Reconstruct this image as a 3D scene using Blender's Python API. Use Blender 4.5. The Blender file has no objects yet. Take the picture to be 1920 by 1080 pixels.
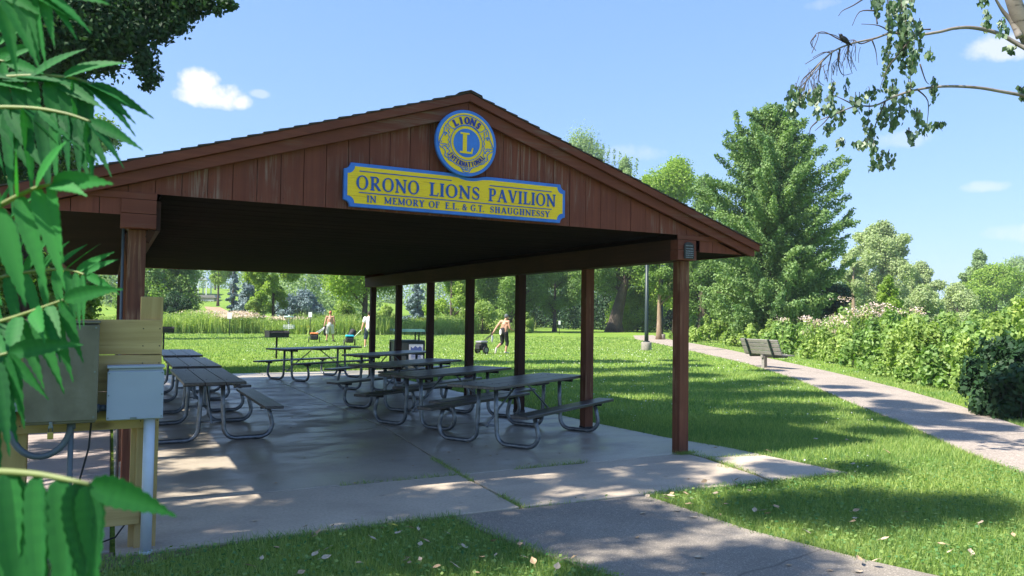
import bpy, math, random
import numpy as np
from mathutils import Vector, Matrix

S = bpy.context.scene
COL = S.collection
rng = np.random.default_rng(7)
R = math.radians

# ------------------------------------------------------------------ camera
CAM = np.array([-3.193, -7.2945, 1.65])
F = 1432.7                      # focal length in pixels of a 1920 wide frame
yaw, pit, rol = R(27.6415), R(2.0333), R(0.7913)
FW = np.array([math.sin(yaw)*math.cos(pit), math.cos(yaw)*math.cos(pit), math.sin(pit)])
_r = np.array([math.cos(yaw), -math.sin(yaw), 0.0]); _u = np.cross(_r, FW)
RT = _r*math.cos(rol) + _u*math.sin(rol)
UP = -_r*math.sin(rol) + _u*math.cos(rol)
cd = bpy.data.cameras.new('camera'); cam = bpy.data.objects.new('camera', cd); COL.objects.link(cam)
cd.sensor_width = 36; cd.lens = F/1920*36; cd.clip_start = 0.05; cd.clip_end = 3000
m = Matrix(((RT[0], UP[0], -FW[0], CAM[0]), (RT[1], UP[1], -FW[1], CAM[1]), (RT[2], UP[2], -FW[2], CAM[2]), (0, 0, 0, 1)))
cam.matrix_world = m
cd.dof.use_dof = True; cd.dof.focus_distance = 11.0; cd.dof.aperture_fstop = 9.5
S.camera = cam

def at(px, py, Z):              # point seen at a pixel, Z metres in front of the camera
    d = FW*F + RT*(px-960) - UP*(py-540)
    return CAM + d/F*Z
def gp(px, py, z=0.0):          # point on a level plane seen at a pixel
    d = FW*F + RT*(px-960) - UP*(py-540)
    return CAM + d*((z-CAM[2])/d[2])

# ------------------------------------------------------------------ light
EL, AZ = R(50), np.array([-1.0, 0.035])
W = bpy.data.worlds.new('World'); S.world = W; W.use_nodes = True
wt = W.node_tree; wt.nodes.clear()
sd = bpy.data.lights.new('sun', 'SUN'); so = bpy.data.objects.new('sun', sd); COL.objects.link(so)
sd.energy = 4.3; sd.angle = R(0.55); sd.color = (1, .93, .82)
sdir = Vector((AZ[0]*math.cos(EL), AZ[1]*math.cos(EL), math.sin(EL))).normalized()
so.rotation_euler = sdir.to_track_quat('Z', 'Y').to_euler(); so.location = (-20, 0, 25)

def wn(t, **k):
    n = wt.nodes.new(t)
    for a, b in k.items(): setattr(n, a, b)
    return n
sky = wn('ShaderNodeTexSky', sky_type='NISHITA', sun_disc=False)
sky.sun_elevation = EL; sky.sun_rotation = math.atan2(sdir.x, sdir.y)
sky.air_density = 1.0; sky.dust_density = 0.6; sky.ozone_density = 1.6; sky.altitude = 300
sep = wn('ShaderNodeSeparateColor'); wt.links.new(sky.outputs[0], sep.inputs[0])
tint = wn('ShaderNodeCombineColor')                 # per-channel response of the picture's sky
for i, (gn, pw) in enumerate(((.80, .54), (1.17, .457), (2.20, .30))):
    p_ = wn('ShaderNodeMath', operation='POWER'); wt.links.new(sep.outputs[i], p_.inputs[0]); p_.inputs[1].default_value = pw
    q_ = wn('ShaderNodeMath', operation='MULTIPLY'); wt.links.new(p_.outputs[0], q_.inputs[0]); q_.inputs[1].default_value = gn
    wt.links.new(q_.outputs[0], tint.inputs[i])
tc = wn('ShaderNodeTexCoord')
nz = wn('ShaderNodeTexNoise'); nz.inputs['Scale'].default_value = 30; nz.inputs['Detail'].default_value = 7; nz.inputs['Roughness'].default_value = .6
wt.links.new(tc.outputs['Generated'], nz.inputs['Vector'])
def vm(op, a, b=None):
    n = wn('ShaderNodeVectorMath', operation=op)
    wt.links.new(a, n.inputs[0])
    if b is not None:
        if hasattr(b, 'is_linked') or hasattr(b, 'links'): wt.links.new(b, n.inputs[1])
        else: n.inputs[1].default_value = b
    return n
def mt(op, a, b=None, clamp=False):
    n = wn('ShaderNodeMath', operation=op); n.use_clamp = clamp
    for i, v in enumerate((a, b)):
        if v is None: continue
        if isinstance(v, (int, float)): n.inputs[i].default_value = v
        else: wt.links.new(v, n.inputs[i])
    return n.outputs[0]
ndir = vm('NORMALIZE', tc.outputs['Generated']).outputs[0]
acc = None
# small fair-weather clouds: direction, half widths along azimuth and elevation, strength
CL = [(374, 158, 40, 30, 1.0), (415, 180, 48, 24, 1.0), (368, 182, 52, 18, .9), (448, 190, 26, 16, .9), (486, 176, 20, 8, .35), (1900, 80, 85, 32, .62), (1700, 262, 62, 17, .26),
      (1180, 288, 62, 18, .22), (1842, 350, 46, 12, .38), (1915, 436, 60, 20, .30), (1540, 8, 34, 12, .18)]
for (px, py, wx, wy, st) in CL:
    c = FW*F + RT*(px-960) - UP*(py-540); L = np.linalg.norm(c); c = c/L
    a = np.cross(c, [0, 0, 1]); a /= np.linalg.norm(a); b = np.cross(a, c)
    k = F/L
    dx = mt('DIVIDE', vm('DOT_PRODUCT', ndir, tuple(a)).outputs['Value'], float(wx/F*k))
    dy = mt('DIVIDE', vm('DOT_PRODUCT', ndir, tuple(b)).outputs['Value'], float(wy/F*k))
    fr = mt('GREATER_THAN', vm('DOT_PRODUCT', ndir, tuple(c)).outputs['Value'], 0.5)
    rr = mt('ADD', mt('MULTIPLY', dx, dx), mt('MULTIPLY', dy, dy))
    v = mt('SUBTRACT', 1.0, rr)                                # 1 at the centre, 0 at the rim
    v = mt('ADD', v, mt('MULTIPLY', mt('SUBTRACT', nz.outputs[0], .5), 3.4))
    v = mt('MULTIPLY', mt('MULTIPLY', v, 1.1, True), st)
    v = mt('MULTIPLY', v, fr)
    near = mt('LESS_THAN', rr, 2.6)
    v = mt('MULTIPLY', v, mt('MULTIPLY', mt('SUBTRACT', 2.2, rr), .8, True))
    acc = v if acc is None else mt('MAXIMUM', acc, v)
cm = wn('ShaderNodeMix', data_type='RGBA'); wt.links.new(acc, cm.inputs[0]); wt.links.new(tint.outputs[0], cm.inputs[6])
cm.inputs[7].default_value = (3.3, 3.32, 3.36, 1)
bg = wn('ShaderNodeBackground'); bg.inputs[1].default_value = 0.12
ow = wn('ShaderNodeOutputWorld'); wt.links.new(cm.outputs[2], bg.inputs[0]); wt.links.new(bg.outputs[0], ow.inputs[0])

S.view_settings.view_transform = 'Standard'; S.view_settings.look = 'None'
S.view_settings.exposure = 1.5; S.view_settings.gamma = 1
S.cycles.use_denoising = True
S.cycles.max_bounces = 5; S.cycles.diffuse_bounces = 4; S.cycles.glossy_bounces = 2; S.cycles.transmission_bounces = 4
S.cycles.caustics_reflective = False; S.cycles.caustics_refractive = False
S.cycles.sample_clamp_indirect = 4

# ------------------------------------------------------------------ helpers
def tag(o, label=None, cat=None, group=None, kind=None):
    if label: o['label'] = label
    if cat: o['category'] = cat
    if group: o['group'] = group
    if kind: o['kind'] = kind
    return o
def thing(name, label, cat, loc=(0, 0, 0), rz=0, group=None):
    o = bpy.data.objects.new(name, None); COL.objects.link(o)
    o.location = loc; o.rotation_euler = (0, 0, rz); o.empty_display_size = .2
    return tag(o, label, cat, group)
def chain_matrix(p):
    M = Matrix.Translation(p.location) @ p.rotation_euler.to_matrix().to_4x4()
    return chain_matrix(p.parent) @ p.matrix_parent_inverse @ M if p.parent else M
def link(name, me, parent=None, world=False):
    o = bpy.data.objects.new(name, me); COL.objects.link(o)
    if parent:
        o.parent = parent
        if world: o.matrix_parent_inverse = chain_matrix(parent).inverted()
    return o
def copy_tree(o, parent=None, label=None):
    c = o.copy(); COL.objects.link(c)
    if parent: c.parent = parent
    if label: c['label'] = label
    for ch in [x for x in bpy.data.objects if x.parent == o]: copy_tree(ch, c)
    return c

class MB:
    def __init__(s): s.v = []; s.f = []; s.sm = []
    def add(s, vs, fs, smooth=False):
        b = len(s.v); s.v += [tuple(map(float, p)) for p in vs]
        s.f += [tuple(b+i for i in f) for f in fs]; s.sm += [smooth]*len(fs); return s
    def box(s, x0, x1, y0, y1, z0, z1):
        return s.add([(x0,y0,z0),(x1,y0,z0),(x1,y1,z0),(x0,y1,z0),(x0,y0,z1),(x1,y0,z1),(x1,y1,z1),(x0,y1,z1)],
              [(0,3,2,1),(4,5,6,7),(0,1,5,4),(1,2,6,5),(2,3,7,6),(3,0,4,7)])
    def bar(s, a, b, w, h, up=(0, 0, 1)):          # rectangular bar from a to b, w across, h along up
        a = np.array(a, float); b = np.array(b, float); d = b-a; L = np.linalg.norm(d); d = d/L
        u = np.array(up, float); u -= d*(u@d); u /= np.linalg.norm(u); r = np.cross(d, u)
        vs = []
        for p in (a, b):
            for i, j in ((-1,-1),(1,-1),(1,1),(-1,1)): vs.append(p + r*i*w/2 + u*j*h/2)
        return s.add(vs, [(0,1,2,3)[::-1], (4,5,6,7), (0,1,5,4), (1,2,6,5), (2,3,7,6), (3,0,4,7)])
    def tube(s, path, rad, n=10, cap=True):
        P = [np.array(p, float) for p in path]; m_ = len(P)
        rr = list(rad) if hasattr(rad, '__len__') else [rad]*m_
        prev = None; vs = []
        for i in range(m_):
            t = (P[min(i+1, m_-1)] - P[max(i-1, 0)]); t = t/(np.linalg.norm(t)+1e-9)
            if prev is None:
                a = np.array([0, 0, 1.]) if abs(t[2]) < .9 else np.array([1., 0, 0]); u = np.cross(t, a)
            else: u = prev - t*(prev@t)
            u = u/(np.linalg.norm(u)+1e-9); prev = u; w = np.cross(t, u)
            for k in range(n):
                g = 2*math.pi*k/n; vs.append(P[i] + rr[i]*(u*math.cos(g) + w*math.sin(g)))
        fs = []
        for i in range(m_-1):
            for k in range(n):
                k2 = (k+1) % n; fs.append((i*n+k, i*n+k2, (i+1)*n+k2, (i+1)*n+k))
        s.add(vs, fs, True)
        if cap:
            b = len(s.v) - m_*n
            s.f.append(tuple(b+k for k in range(n))[::-1]); s.sm.append(False)
            s.f.append(tuple(b+(m_-1)*n+k for k in range(n))); s.sm.append(False)
        return s
    def prism(s, poly, fn, d0, d1):                # poly 2-d counter-clockwise; fn(a, b, depth) -> point
        n = len(poly)
        vs = [fn(a, b, d0) for a, b in poly] + [fn(a, b, d1) for a, b in poly]
        return s.add(vs, [tuple(range(n))[::-1], tuple(range(n, 2*n))] + [(i, (i+1) % n, n+(i+1) % n, n+i) for i in range(n)])
    def ell(s, c, r, n=12, m_=8, T=None):
        vs = []; fs = []
        for j in range(m_+1):
            ph = math.pi*j/m_
            for i in range(n):
                th = 2*math.pi*i/n
                p = np.array([r[0]*math.sin(ph)*math.cos(th), r[1]*math.sin(ph)*math.sin(th), r[2]*math.cos(ph)])
                if T is not None: p = T @ p
                vs.append(np.array(c)+p)
        for j in range(m_):
            for i in range(n):
                fs.append((j*n+i, (j+1)*n+i, (j+1)*n+(i+1) % n, j*n+(i+1) % n))
        return s.add(vs, fs, True)
    def build(s, name, mat, parent=None, bevel=0, world=False, fix=False):
        me = bpy.data.meshes.new(name); me.from_pydata(s.v, [], s.f); me.update()
        me.polygons.foreach_set('use_smooth', s.sm)
        if fix:
            import bmesh
            b = bmesh.new(); b.from_mesh(me); bmesh.ops.recalc_face_normals(b, faces=b.faces); b.to_mesh(me); b.free()
        me.materials.append(mat)
        o = link(name, me, parent, world)
        if bevel:
            md = o.modifiers.new('bevel', 'BEVEL'); md.width = bevel; md.segments = 2; md.limit_method = 'ANGLE'; md.angle_limit = R(40)
        return o

# ---- materials
def newmat(name):
    M = bpy.data.materials.new(name); M.use_nodes = True; t = M.node_tree
    return M, t, t.nodes['Principled BSDF'], t.nodes['Material Output']
def N(t, ty, ins=None, **k):
    n = t.nodes.new(ty)
    for a, b in k.items(): setattr(n, a, b)
    for a, b in (ins or {}).items():
        if isinstance(b, bpy.types.NodeSocket): t.links.new(b, n.inputs[a])
        else: n.inputs[a].default_value = b
    return n
def ramp(t, fac, stops):
    n = t.nodes.new('ShaderNodeValToRGB'); t.links.new(fac, n.inputs[0])
    e = n.color_ramp.elements
    while len(e) < len(stops): e.new(.5)
    for i, (p, c) in enumerate(stops):
        e[i].position = p; e[i].color = (c if len(c) == 4 else tuple(c)+(1,)) if hasattr(c, '__len__') else (c, c, c, 1)
    return n.outputs[0]
def coords(t, scale=(1, 1, 1), kind='Object', loc=(0, 0, 0)):
    c = N(t, 'ShaderNodeTexCoord'); mp = N(t, 'ShaderNodeMapping'); t.links.new(c.outputs[kind], mp.inputs[0])
    mp.inputs['Scale'].default_value = scale; mp.inputs['Location'].default_value = loc; return mp.outputs[0]
def noise(t, vec, scale, detail=5, rough=.55, dist=0):
    n = N(t, 'ShaderNodeTexNoise', {'Vector': vec, 'Scale': scale, 'Detail': detail, 'Roughness': rough, 'Distortion': dist}); return n.outputs[0]
def mixc(t, f, a, b, blend='MIX'):
    n = N(t, 'ShaderNodeMix', data_type='RGBA', blend_type=blend)
    for i, v in ((0, f), (6, a), (7, b)):
        if isinstance(v, bpy.types.NodeSocket): t.links.new(v, n.inputs[i])
        else: n.inputs[i].default_value = v if not hasattr(v, '__len__') else (tuple(v)+(1,) if len(v) == 3 else v)
    return n.outputs[2]
def bump(t, bs, h, st=.3, dist=.01):
    b = N(t, 'ShaderNodeBump', {'Height': h, 'Strength': st, 'Distance': dist}); t.links.new(b.outputs[0], bs.inputs['Normal'])
def plain(name, c, rough=.6, metal=0, var=.15, sc=8, bmp=0.0, spec=.5):
    M, t, b, o = newmat(name); v = coords(t); n = noise(t, v, sc, 6)
    lo = tuple(x*(1-var) for x in c); hi = tuple(min(1, x*(1+var)) for x in c)
    t.links.new(ramp(t, n, [(.3, lo), (.7, hi)]), b.inputs['Base Color'])
    b.inputs['Roughness'].default_value = rough; b.inputs['Metallic'].default_value = metal; b.inputs['Specular IOR Level'].default_value = spec
    if bmp: bump(t, b, noise(t, v, sc*4, 5), bmp, .01)
    return M
OBJ_RANDOM = {'grey brown table boards'}
def wood(name, c1, c2, axis='z', rough=.65, grain=30, knots=False, weather=None, stretch=.04, bmp=.35, spec=.3):
    M, t, b, o = newmat(name); s = [1, 1, 1]; s['xyz'.index(axis)] = stretch
    v = coords(t, tuple(s)); v0 = coords(t)
    g = noise(t, v, grain, 8, .62, .6); big = noise(t, v0, 1.3, 3)
    col = ramp(t, g, [(.30, c1), (.68, c2)])
    col = mixc(t, ramp(t, big, [(.35, 0), (.7, .55)]), col, tuple(x*.62 for x in c1))
    sp = noise(t, coords(t, tuple(s), loc=(3, 1, 7)), grain*3, 3)
    col = mixc(t, ramp(t, sp, [(.62, 0), (.8, .55)]), col, tuple(x*.45 for x in c1))
    if weather is not None:
        w = noise(t, coords(t, tuple(s), loc=(9, 4, 2)), grain*.9, 8, .7, 1.2); w2 = noise(t, v0, 1.7, 3)
        f = N(t, 'ShaderNodeMath', {0: ramp(t, w, [(.50, 0), (.64, 1)]), 1: ramp(t, w2, [(.46, 0), (.60, .8)])}, operation='MULTIPLY').outputs[0]
        col = mixc(t, f, col, weather)
    if knots:
        ks = [3.5, 3.5, 3.5]; ks['xyz'.index(axis)] = 1.6
        vo = N(t, 'ShaderNodeTexVoronoi', {'Vector': coords(t, tuple(ks)), 'Scale': 1.0, 'Randomness': 1.0})
        col = mixc(t, ramp(t, vo.outputs['Distance'], [(.05, .85), (.13, 0)]), col, tuple(x*.35 for x in c1))
    if name in OBJ_RANDOM:
        oi = N(t, 'ShaderNodeObjectInfo'); col = mixc(t, 1.0, col, ramp(t, oi.outputs['Random'], [(0, (.55, .55, .6)), (1, (1.35, 1.3, 1.25))]), 'MULTIPLY')
    t.links.new(col, b.inputs['Base Color']); b.inputs['Roughness'].default_value = rough; b.inputs['Specular IOR Level'].default_value = spec
    bump(t, b, g, bmp, .004); return M

MATS = {}
MATS['siding'] = wood('stained siding', (.145, .036, .022), (.22, .060, .034), 'z', .7, 26, weather=(.27, .18, .14))
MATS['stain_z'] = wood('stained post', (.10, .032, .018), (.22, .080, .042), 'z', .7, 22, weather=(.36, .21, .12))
MATS['stain_shaded'] = wood('inner post stain with roof shade', (.038, .015, .010), (.075, .028, .018), 'z', .75, 22)  # same stain as the front posts, shade under the roof put into the colour
MATS['stain_x'] = wood('stained board across', (.135, .034, .020), (.20, .055, .030), 'x', .7, 22, weather=(.17, .11, .08))
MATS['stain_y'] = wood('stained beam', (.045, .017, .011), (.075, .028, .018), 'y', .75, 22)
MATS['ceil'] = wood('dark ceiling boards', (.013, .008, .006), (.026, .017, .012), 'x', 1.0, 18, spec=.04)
MATS['lumber'] = wood('treated yellow lumber', (.42, .28, .10), (.62, .45, .19), 'x', .7, 16, knots=True, stretch=.06)
MATS['lumber_z'] = wood('treated yellow post', (.40, .27, .10), (.58, .42, .18), 'z', .7, 18, knots=False, stretch=.05)
MATS['table'] = wood('grey brown table boards', (.035, .033, .036), (.15, .14, .14), 'x', .36, 30, stretch=.05, spec=.6)
MATS['benchwood'] = wood('weathered grey bench slats', (.19, .175, .165), (.34, .315, .29), 'x', .75, 26)
MATS['galv'] = plain('galvanized tube', (.20, .22, .24), .42, .75, .3, 14, .1)
MATS['shingle'] = plain('shingles', (.055, .042, .036), .9, 0, .35, 12, .5)
MATS['concrete_dark'] = None
MATS['sblue'] = plain('sign blue paint', (.035, .17, .62), .5, 0, .14, 9, .1)
MATS['slet'] = plain('sign lettering blue', (.016, .085, .40), .55, 0, .12, 9)
MATS['sdeep'] = plain('sign deep blue paint', (.012, .03, .30), .5, 0, .1, 9)
MATS['greybox'] = plain('grey painted steel', (.36, .40, .48), .45, .0, .07, 3, .03)
MATS['pvc'] = plain('grey white pipe', (.52, .56, .62), .4, 0, .08, 5)
MATS['conduit'] = plain('dark grey conduit', (.10, .12, .14), .5, .0, .15, 8)
MATS['black'] = plain('black iron', (.018, .018, .02), .6, .2, .3, 10, .1)
MATS['rubber'] = plain('black rubber', (.02, .02, .022), .75, 0, .2, 10)
MATS['brass'] = plain('brass', (.45, .33, .12), .35, .9, .1, 20)
MATS['bronze'] = plain('bronze plaque', (.035, .035, .038), .5, .5, .4, 40, .3)
MATS['white'] = plain('white paint', (.72, .73, .74), .5, 0, .06, 6)
MATS['lampgreen'] = plain('dark green pole paint', (.02, .035, .035), .45, .1, .2, 6)
MATS['concrete_light'] = plain('cast concrete', (.28, .25, .22), .9, 0, .2, 10, .3)

def m_sign_yellow():
    M, t, b, o = newmat('sandblasted yellow'); v = coords(t, (1, 1, 26)); g = noise(t, v, 4.5, 5, .6, .8)
    t.links.new(ramp(t, g, [(.28, (.62, .36, .006)), (.42, (.95, .60, .008)), (.7, (.98, .66, .010))]), b.inputs['Base Color'])
    b.inputs['Roughness'].default_value = .55; bump(t, b, g, .8, .006); return M
MATS['syellow'] = m_sign_yellow()
def m_boxbrown():
    M, t, b, o = newmat('stained bronze steel'); v = coords(t); n1 = noise(t, v, 5, 7, .6); n2 = noise(t, coords(t, (1, 1, .15)), 9, 5)
    c = ramp(t, n1, [(.3, (.11, .098, .068)), (.55, (.165, .145, .105)), (.75, (.22, .20, .155))])
    c = mixc(t, ramp(t, n2, [(.5, 0), (.75, .4)]), c, (.22, .21, .19))
    t.links.new(c, b.inputs['Base Color']); b.inputs['Metallic'].default_value = .25; b.inputs['Roughness'].default_value = .42
    bump(t, b, n1, .06, .004); return M
MATS['boxbrown'] = m_boxbrown()
def m_concrete(name, a, bb, rlo=.35, rhi=.75, stain=(.10, .09, .085)):
    M, t, b, o = newmat(name); v = coords(t); n1 = noise(t, v, .8, 6, .6); n2 = noise(t, v, 38, 6, .7); n3 = noise(t, coords(t, (1, 1.8, 1)), 1.1, 7, .68, .4)
    c = ramp(t, n1, [(.3, a), (.7, bb)])
    c = mixc(t, ramp(t, n3, [(.46, 0), (.68, .6)]), c, stain)
    c = mixc(t, ramp(t, n2, [(.35, .35), (.6, 0)]), c, tuple(x*.55 for x in a))
    vo = N(t, 'ShaderNodeTexVoronoi', {'Vector': coords(t, (1, 1, 1)), 'Scale': 2.2}); 
    c = mixc(t, ramp(t, vo.outputs['Distance'], [(.03, .5), (.09, 0)]), c, tuple(x*.5 for x in a))
    t.links.new(c, b.inputs['Base Color'])
    t.links.new(ramp(t, n3, [(.38, rhi), (.55, rlo)]), b.inputs['Roughness'])
    bump(t, b, n2, .16, .003); return M
MATS['slab'] = m_concrete('worn concrete floor', (.36, .315, .25), (.50, .435, .345), .30, .55, (.22, .18, .15))
MATS['apron'] = m_concrete('pale broomed concrete', (.42, .355, .275), (.54, .455, .355), .7, .9, (.32, .26, .21))
MATS['slabside'] = m_concrete('pinkish concrete walk', (.38, .31, .28), (.48, .40, .36), .7, .9, (.3, .25, .23))
def m_asphalt(name, a, bb, sc=150):
    M, t, b, o = newmat(name); v = coords(t); n1 = noise(t, v, .9, 5); n2 = noise(t, v, sc, 3, .8)
    vo = N(t, 'ShaderNodeTexVoronoi', {'Vector': v, 'Scale': sc*.7})
    c = ramp(t, n1, [(.3, a), (.7, bb)])
    c = mixc(t, ramp(t, n2, [(.38, .75), (.55, 0)]), c, tuple(x*.4 for x in a))
    c = mixc(t, ramp(t, vo.outputs['Color'], [(.70, 0), (.95, .6)]), c, tuple(min(1, x*1.6) for x in bb))
    v3 = N(t, 'ShaderNodeTexVoronoi', {'Vector': coords(t), 'Scale': .42}, feature='DISTANCE_TO_EDGE'); wv = noise(t, v, 2.5, 4)
    t.links.new(mixc(t, .12, coords(t), N(t, 'ShaderNodeTexNoise', {'Vector': v, 'Scale': 3.0, 'Detail': 6.0}).outputs[1]), v3.inputs['Vector'])
    c = mixc(t, ramp(t, v3.outputs[0], [(0.0, .7), (.006, 0)]), c, tuple(x*.3 for x in a))
    c = mixc(t, ramp(t, wv, [(.5, 0), (.72, .35)]), c, tuple(x*.72 for x in a))
    t.links.new(c, b.inputs['Base Color']); b.inputs['Roughness'].default_value = .9
    bump(t, b, n2, .5, .006); return M
MATS['asphalt'] = m_asphalt('old asphalt', (.235, .205, .17), (.325, .285, .235))
MATS['asphalt_far'] = m_asphalt('bleached asphalt walk', (.31, .26, .215), (.39, .33, .275), 60)
def m_lawn():
    M, t, b, o = newmat('lawn soil and turf'); v = coords(t); n1 = noise(t, v, .35, 6, .6); n2 = noise(t, v, 14, 6, .7); n3 = noise(t, v, 2.2, 5, .65)
    c = ramp(t, n2, [(.3, (.06, .13, .018)), (.5, (.14, .25, .035)), (.72, (.24, .34, .06))])
    c = mixc(t, ramp(t, n1, [(.4, 0), (.7, .55)]), c, (.26, .33, .06))
    c = mixc(t, ramp(t, n3, [(.5, 0), (.75, .4)]), c, (.09, .19, .025))
    n4 = noise(t, coords(t, (1, 1, 1), loc=(5, 2, 0)), .8, 6, .7)
    c = mixc(t, ramp(t, n4, [(.58, 0), (.74, .7)]), c, (.33, .30, .12))
    t.links.new(c, b.inputs['Base Color']); b.inputs['Roughness'].default_value = .9; b.inputs['Specular IOR Level'].default_value = .1
    bump(t, b, n2, 1.0, .05); return M
MATS['lawn'] = m_lawn()
MATS['dirt'] = plain('dry dirt', (.16, .12, .085), .95, 0, .4, 12, .6)
MATS['hillpath'] = plain('brown dirt track', (.34, .22, .14), .95, 0, .2, 2)

def leafmat(name, c, c2, trans=.45, gloss=.05, tr_tint=(1.15, 1.25, .55)):
    """leaf colour runs from c to c2 with the per-leaf attribute 'tone'"""
    M = bpy.data.materials.new(name); M.use_nodes = True; t = M.node_tree; t.nodes.clear()
    at_ = N(t, 'ShaderNodeAttribute', attribute_name='tone')
    col = ramp(t, at_.outputs['Fac'], [(0, c), (1, c2)])
    d = N(t, 'ShaderNodeBsdfDiffuse', {'Color': col}); tl = N(t, 'ShaderNodeBsdfTranslucent', {'Color': mixc(t, 1.0, col, tr_tint, 'MULTIPLY')})
    mx = N(t, 'ShaderNodeMixShader', {0: trans}); t.links.new(d.outputs[0], mx.inputs[1]); t.links.new(tl.outputs[0], mx.inputs[2])
    g = N(t, 'ShaderNodeBsdfGlossy', {'Color': (1, 1, 1, 1), 'Roughness': .6}); m2 = N(t, 'ShaderNodeMixShader', {0: gloss})
    t.links.new(mx.outputs[0], m2.inputs[1]); t.links.new(g.outputs[0], m2.inputs[2])
    o = N(t, 'ShaderNodeOutputMaterial'); t.links.new(m2.outputs[0], o.inputs[0]); return M
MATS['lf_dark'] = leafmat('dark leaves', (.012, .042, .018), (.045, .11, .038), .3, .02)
MATS['lf_mid'] = leafmat('mid green leaves', (.055, .13, .03), (.24, .38, .085), .42, .02)
MATS['lf_maple'] = leafmat('maple leaves', (.04, .13, .048), (.29, .42, .14), .38, .02)
MATS['lf_bright'] = leafmat('bright leaves', (.12, .24, .03), (.40, .54, .09), .5, .02)
MATS['lf_hedge'] = leafmat('hedge leaves', (.09, .20, .04), (.46, .58, .16), .45, .02)
MATS['lf_fill'] = leafmat('shade tree leaves lightened for fill', (.12, .22, .06), (.34, .46, .14), .5, .0)  # colour lightened so the unseen crowns add green fill light
MATS['lf_hedge2'] = leafmat('broad hedge leaves', (.06, .17, .035), (.32, .47, .11), .42, .03)
MATS['lf_pale'] = leafmat('grey green willow leaves', (.20, .27, .13), (.46, .55, .27), .4, .01)
MATS['lf_blue'] = leafmat('blue spruce needles', (.07, .125, .13), (.24, .32, .33), .1, .02, (1, 1, 1))
MATS['lf_birch'] = leafmat('birch leaves', (.035, .10, .04), (.12, .22, .08), .35, .08)
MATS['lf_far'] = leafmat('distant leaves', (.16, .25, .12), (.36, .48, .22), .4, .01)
MATS['lf_sumac'] = leafmat('sumac leaflets', (.010, .095, .028), (.04, .23, .05), .38, .012)
MATS['grass'] = leafmat('grass blades', (.045, .175, .048), (.42, .50, .14), .38, .02)
MATS['meadow'] = leafmat('meadow stalks', (.24, .34, .09), (.52, .62, .22), .4, .01)
MATS['pink'] = leafmat('dusty pink flower heads', (.56, .40, .38), (.80, .68, .64), .3, 0)
MATS['yellowfl'] = leafmat('yellow flower heads', (.6, .42, .03), (.75, .6, .08), .3, 0)
MATS['clover'] = leafmat('white clover heads', (.55, .58, .5), (.8, .8, .75), .2, 0)
MATS['dryleaf'] = plain('dry tan leaf', (.42, .29, .17), .8, 0, .35, 30)
MATS['dryleaf2'] = plain('pale curled leaf', (.46, .37, .26), .8, 0, .3, 30)
MATS['yleaf'] = plain('yellow leaf', (.55, .45, .06), .7, 0, .2, 30)
MATS['bark'] = wood('grey brown bark', (.055, .042, .032), (.15, .12, .095), 'z', .9, 9, stretch=.25, bmp=1.0)
MATS['bark_pale'] = wood('pale orange bark', (.20, .13, .08), (.38, .30, .22), 'z', .9, 9, stretch=.25, bmp=1.0)
def m_birch():
    M, t, b, o = newmat('birch bark'); n = noise(t, coords(t, (1, 1, 3.0)), 9, 5); n2 = noise(t, coords(t), 3, 4)
    c = ramp(t, n2, [(.35, (.14, .12, .105)), (.7, (.27, .24, .22))]); c = mixc(t, ramp(t, n, [(.56, 0), (.66, .85)]), c, (.06, .05, .045))
    t.links.new(c, b.inputs['Base Color']); b.inputs['Roughness'].default_value = .8; return M
MATS['birch'] = m_birch()
MATS['twig'] = plain('dark twig', (.07, .055, .05), .85, 0, .3, 20)
MATS['skin'] = plain('tanned skin', (.44, .24, .155), .55, 0, .1, 9)
MATS['skin2'] = plain('skin', (.55, .30, .19), .55, 0, .1, 9)
MATS['hair'] = plain('dark hair', (.03, .02, .015), .7)
MATS['hair_red'] = plain('ginger hair', (.30, .10, .045), .7)

# ---- fast quad soup: cards, one 'tone' value each
def cards(name, P, T, B, tone, mat, parent=None, world=True, tri=False):
    """P centre (N,3); T half long axis, B half short axis; rhombus (or blade triangle)"""
    n = len(P)
    if tri: V = np.stack([P-B, P+B, P+T], 1); k = 3
    else: V = np.stack([P-T, P+B-T*.12, P+T, P-B-T*.12], 1); k = 4
    me = bpy.data.meshes.new(name); me.vertices.add(n*k); me.vertices.foreach_set('co', V.astype(np.float32).ravel())
    me.loops.add(n*k); me.loops.foreach_set('vertex_index', np.arange(n*k, dtype=np.int32))
    me.polygons.add(n); me.polygons.foreach_set('loop_start', np.arange(0, n*k, k, dtype=np.int32))
    me.update(calc_edges=True)
    a = me.attributes.new('tone', 'FLOAT', 'FACE'); a.data.foreach_set('value', np.clip(tone, 0, 1).astype(np.float32))
    me.materials.append(mat)
    return link(name, me, parent, world)
def unit(v): return v/(np.linalg.norm(v, axis=-1, keepdims=True)+1e-9)
def leafset(P, Nr, size, asp=.55, droop=0.0, flat=.35):
    """orient leaf cards: normals lean along Nr, long axes droop"""
    n = len(P); q = unit(Nr + rng.normal(0, .8, (n, 3)) + np.array([0, 0, flat]))
    d = rng.normal(0, 1, (n, 3)); d[:, 2] -= droop*2
    T = unit(d - q*(d*q).sum(1, keepdims=True)); B = np.cross(q, T)
    s = np.broadcast_to(size, n)*rng.uniform(.65, 1.3, n)
    return T*s[:, None]*.5, B*s[:, None]*.5*asp
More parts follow.
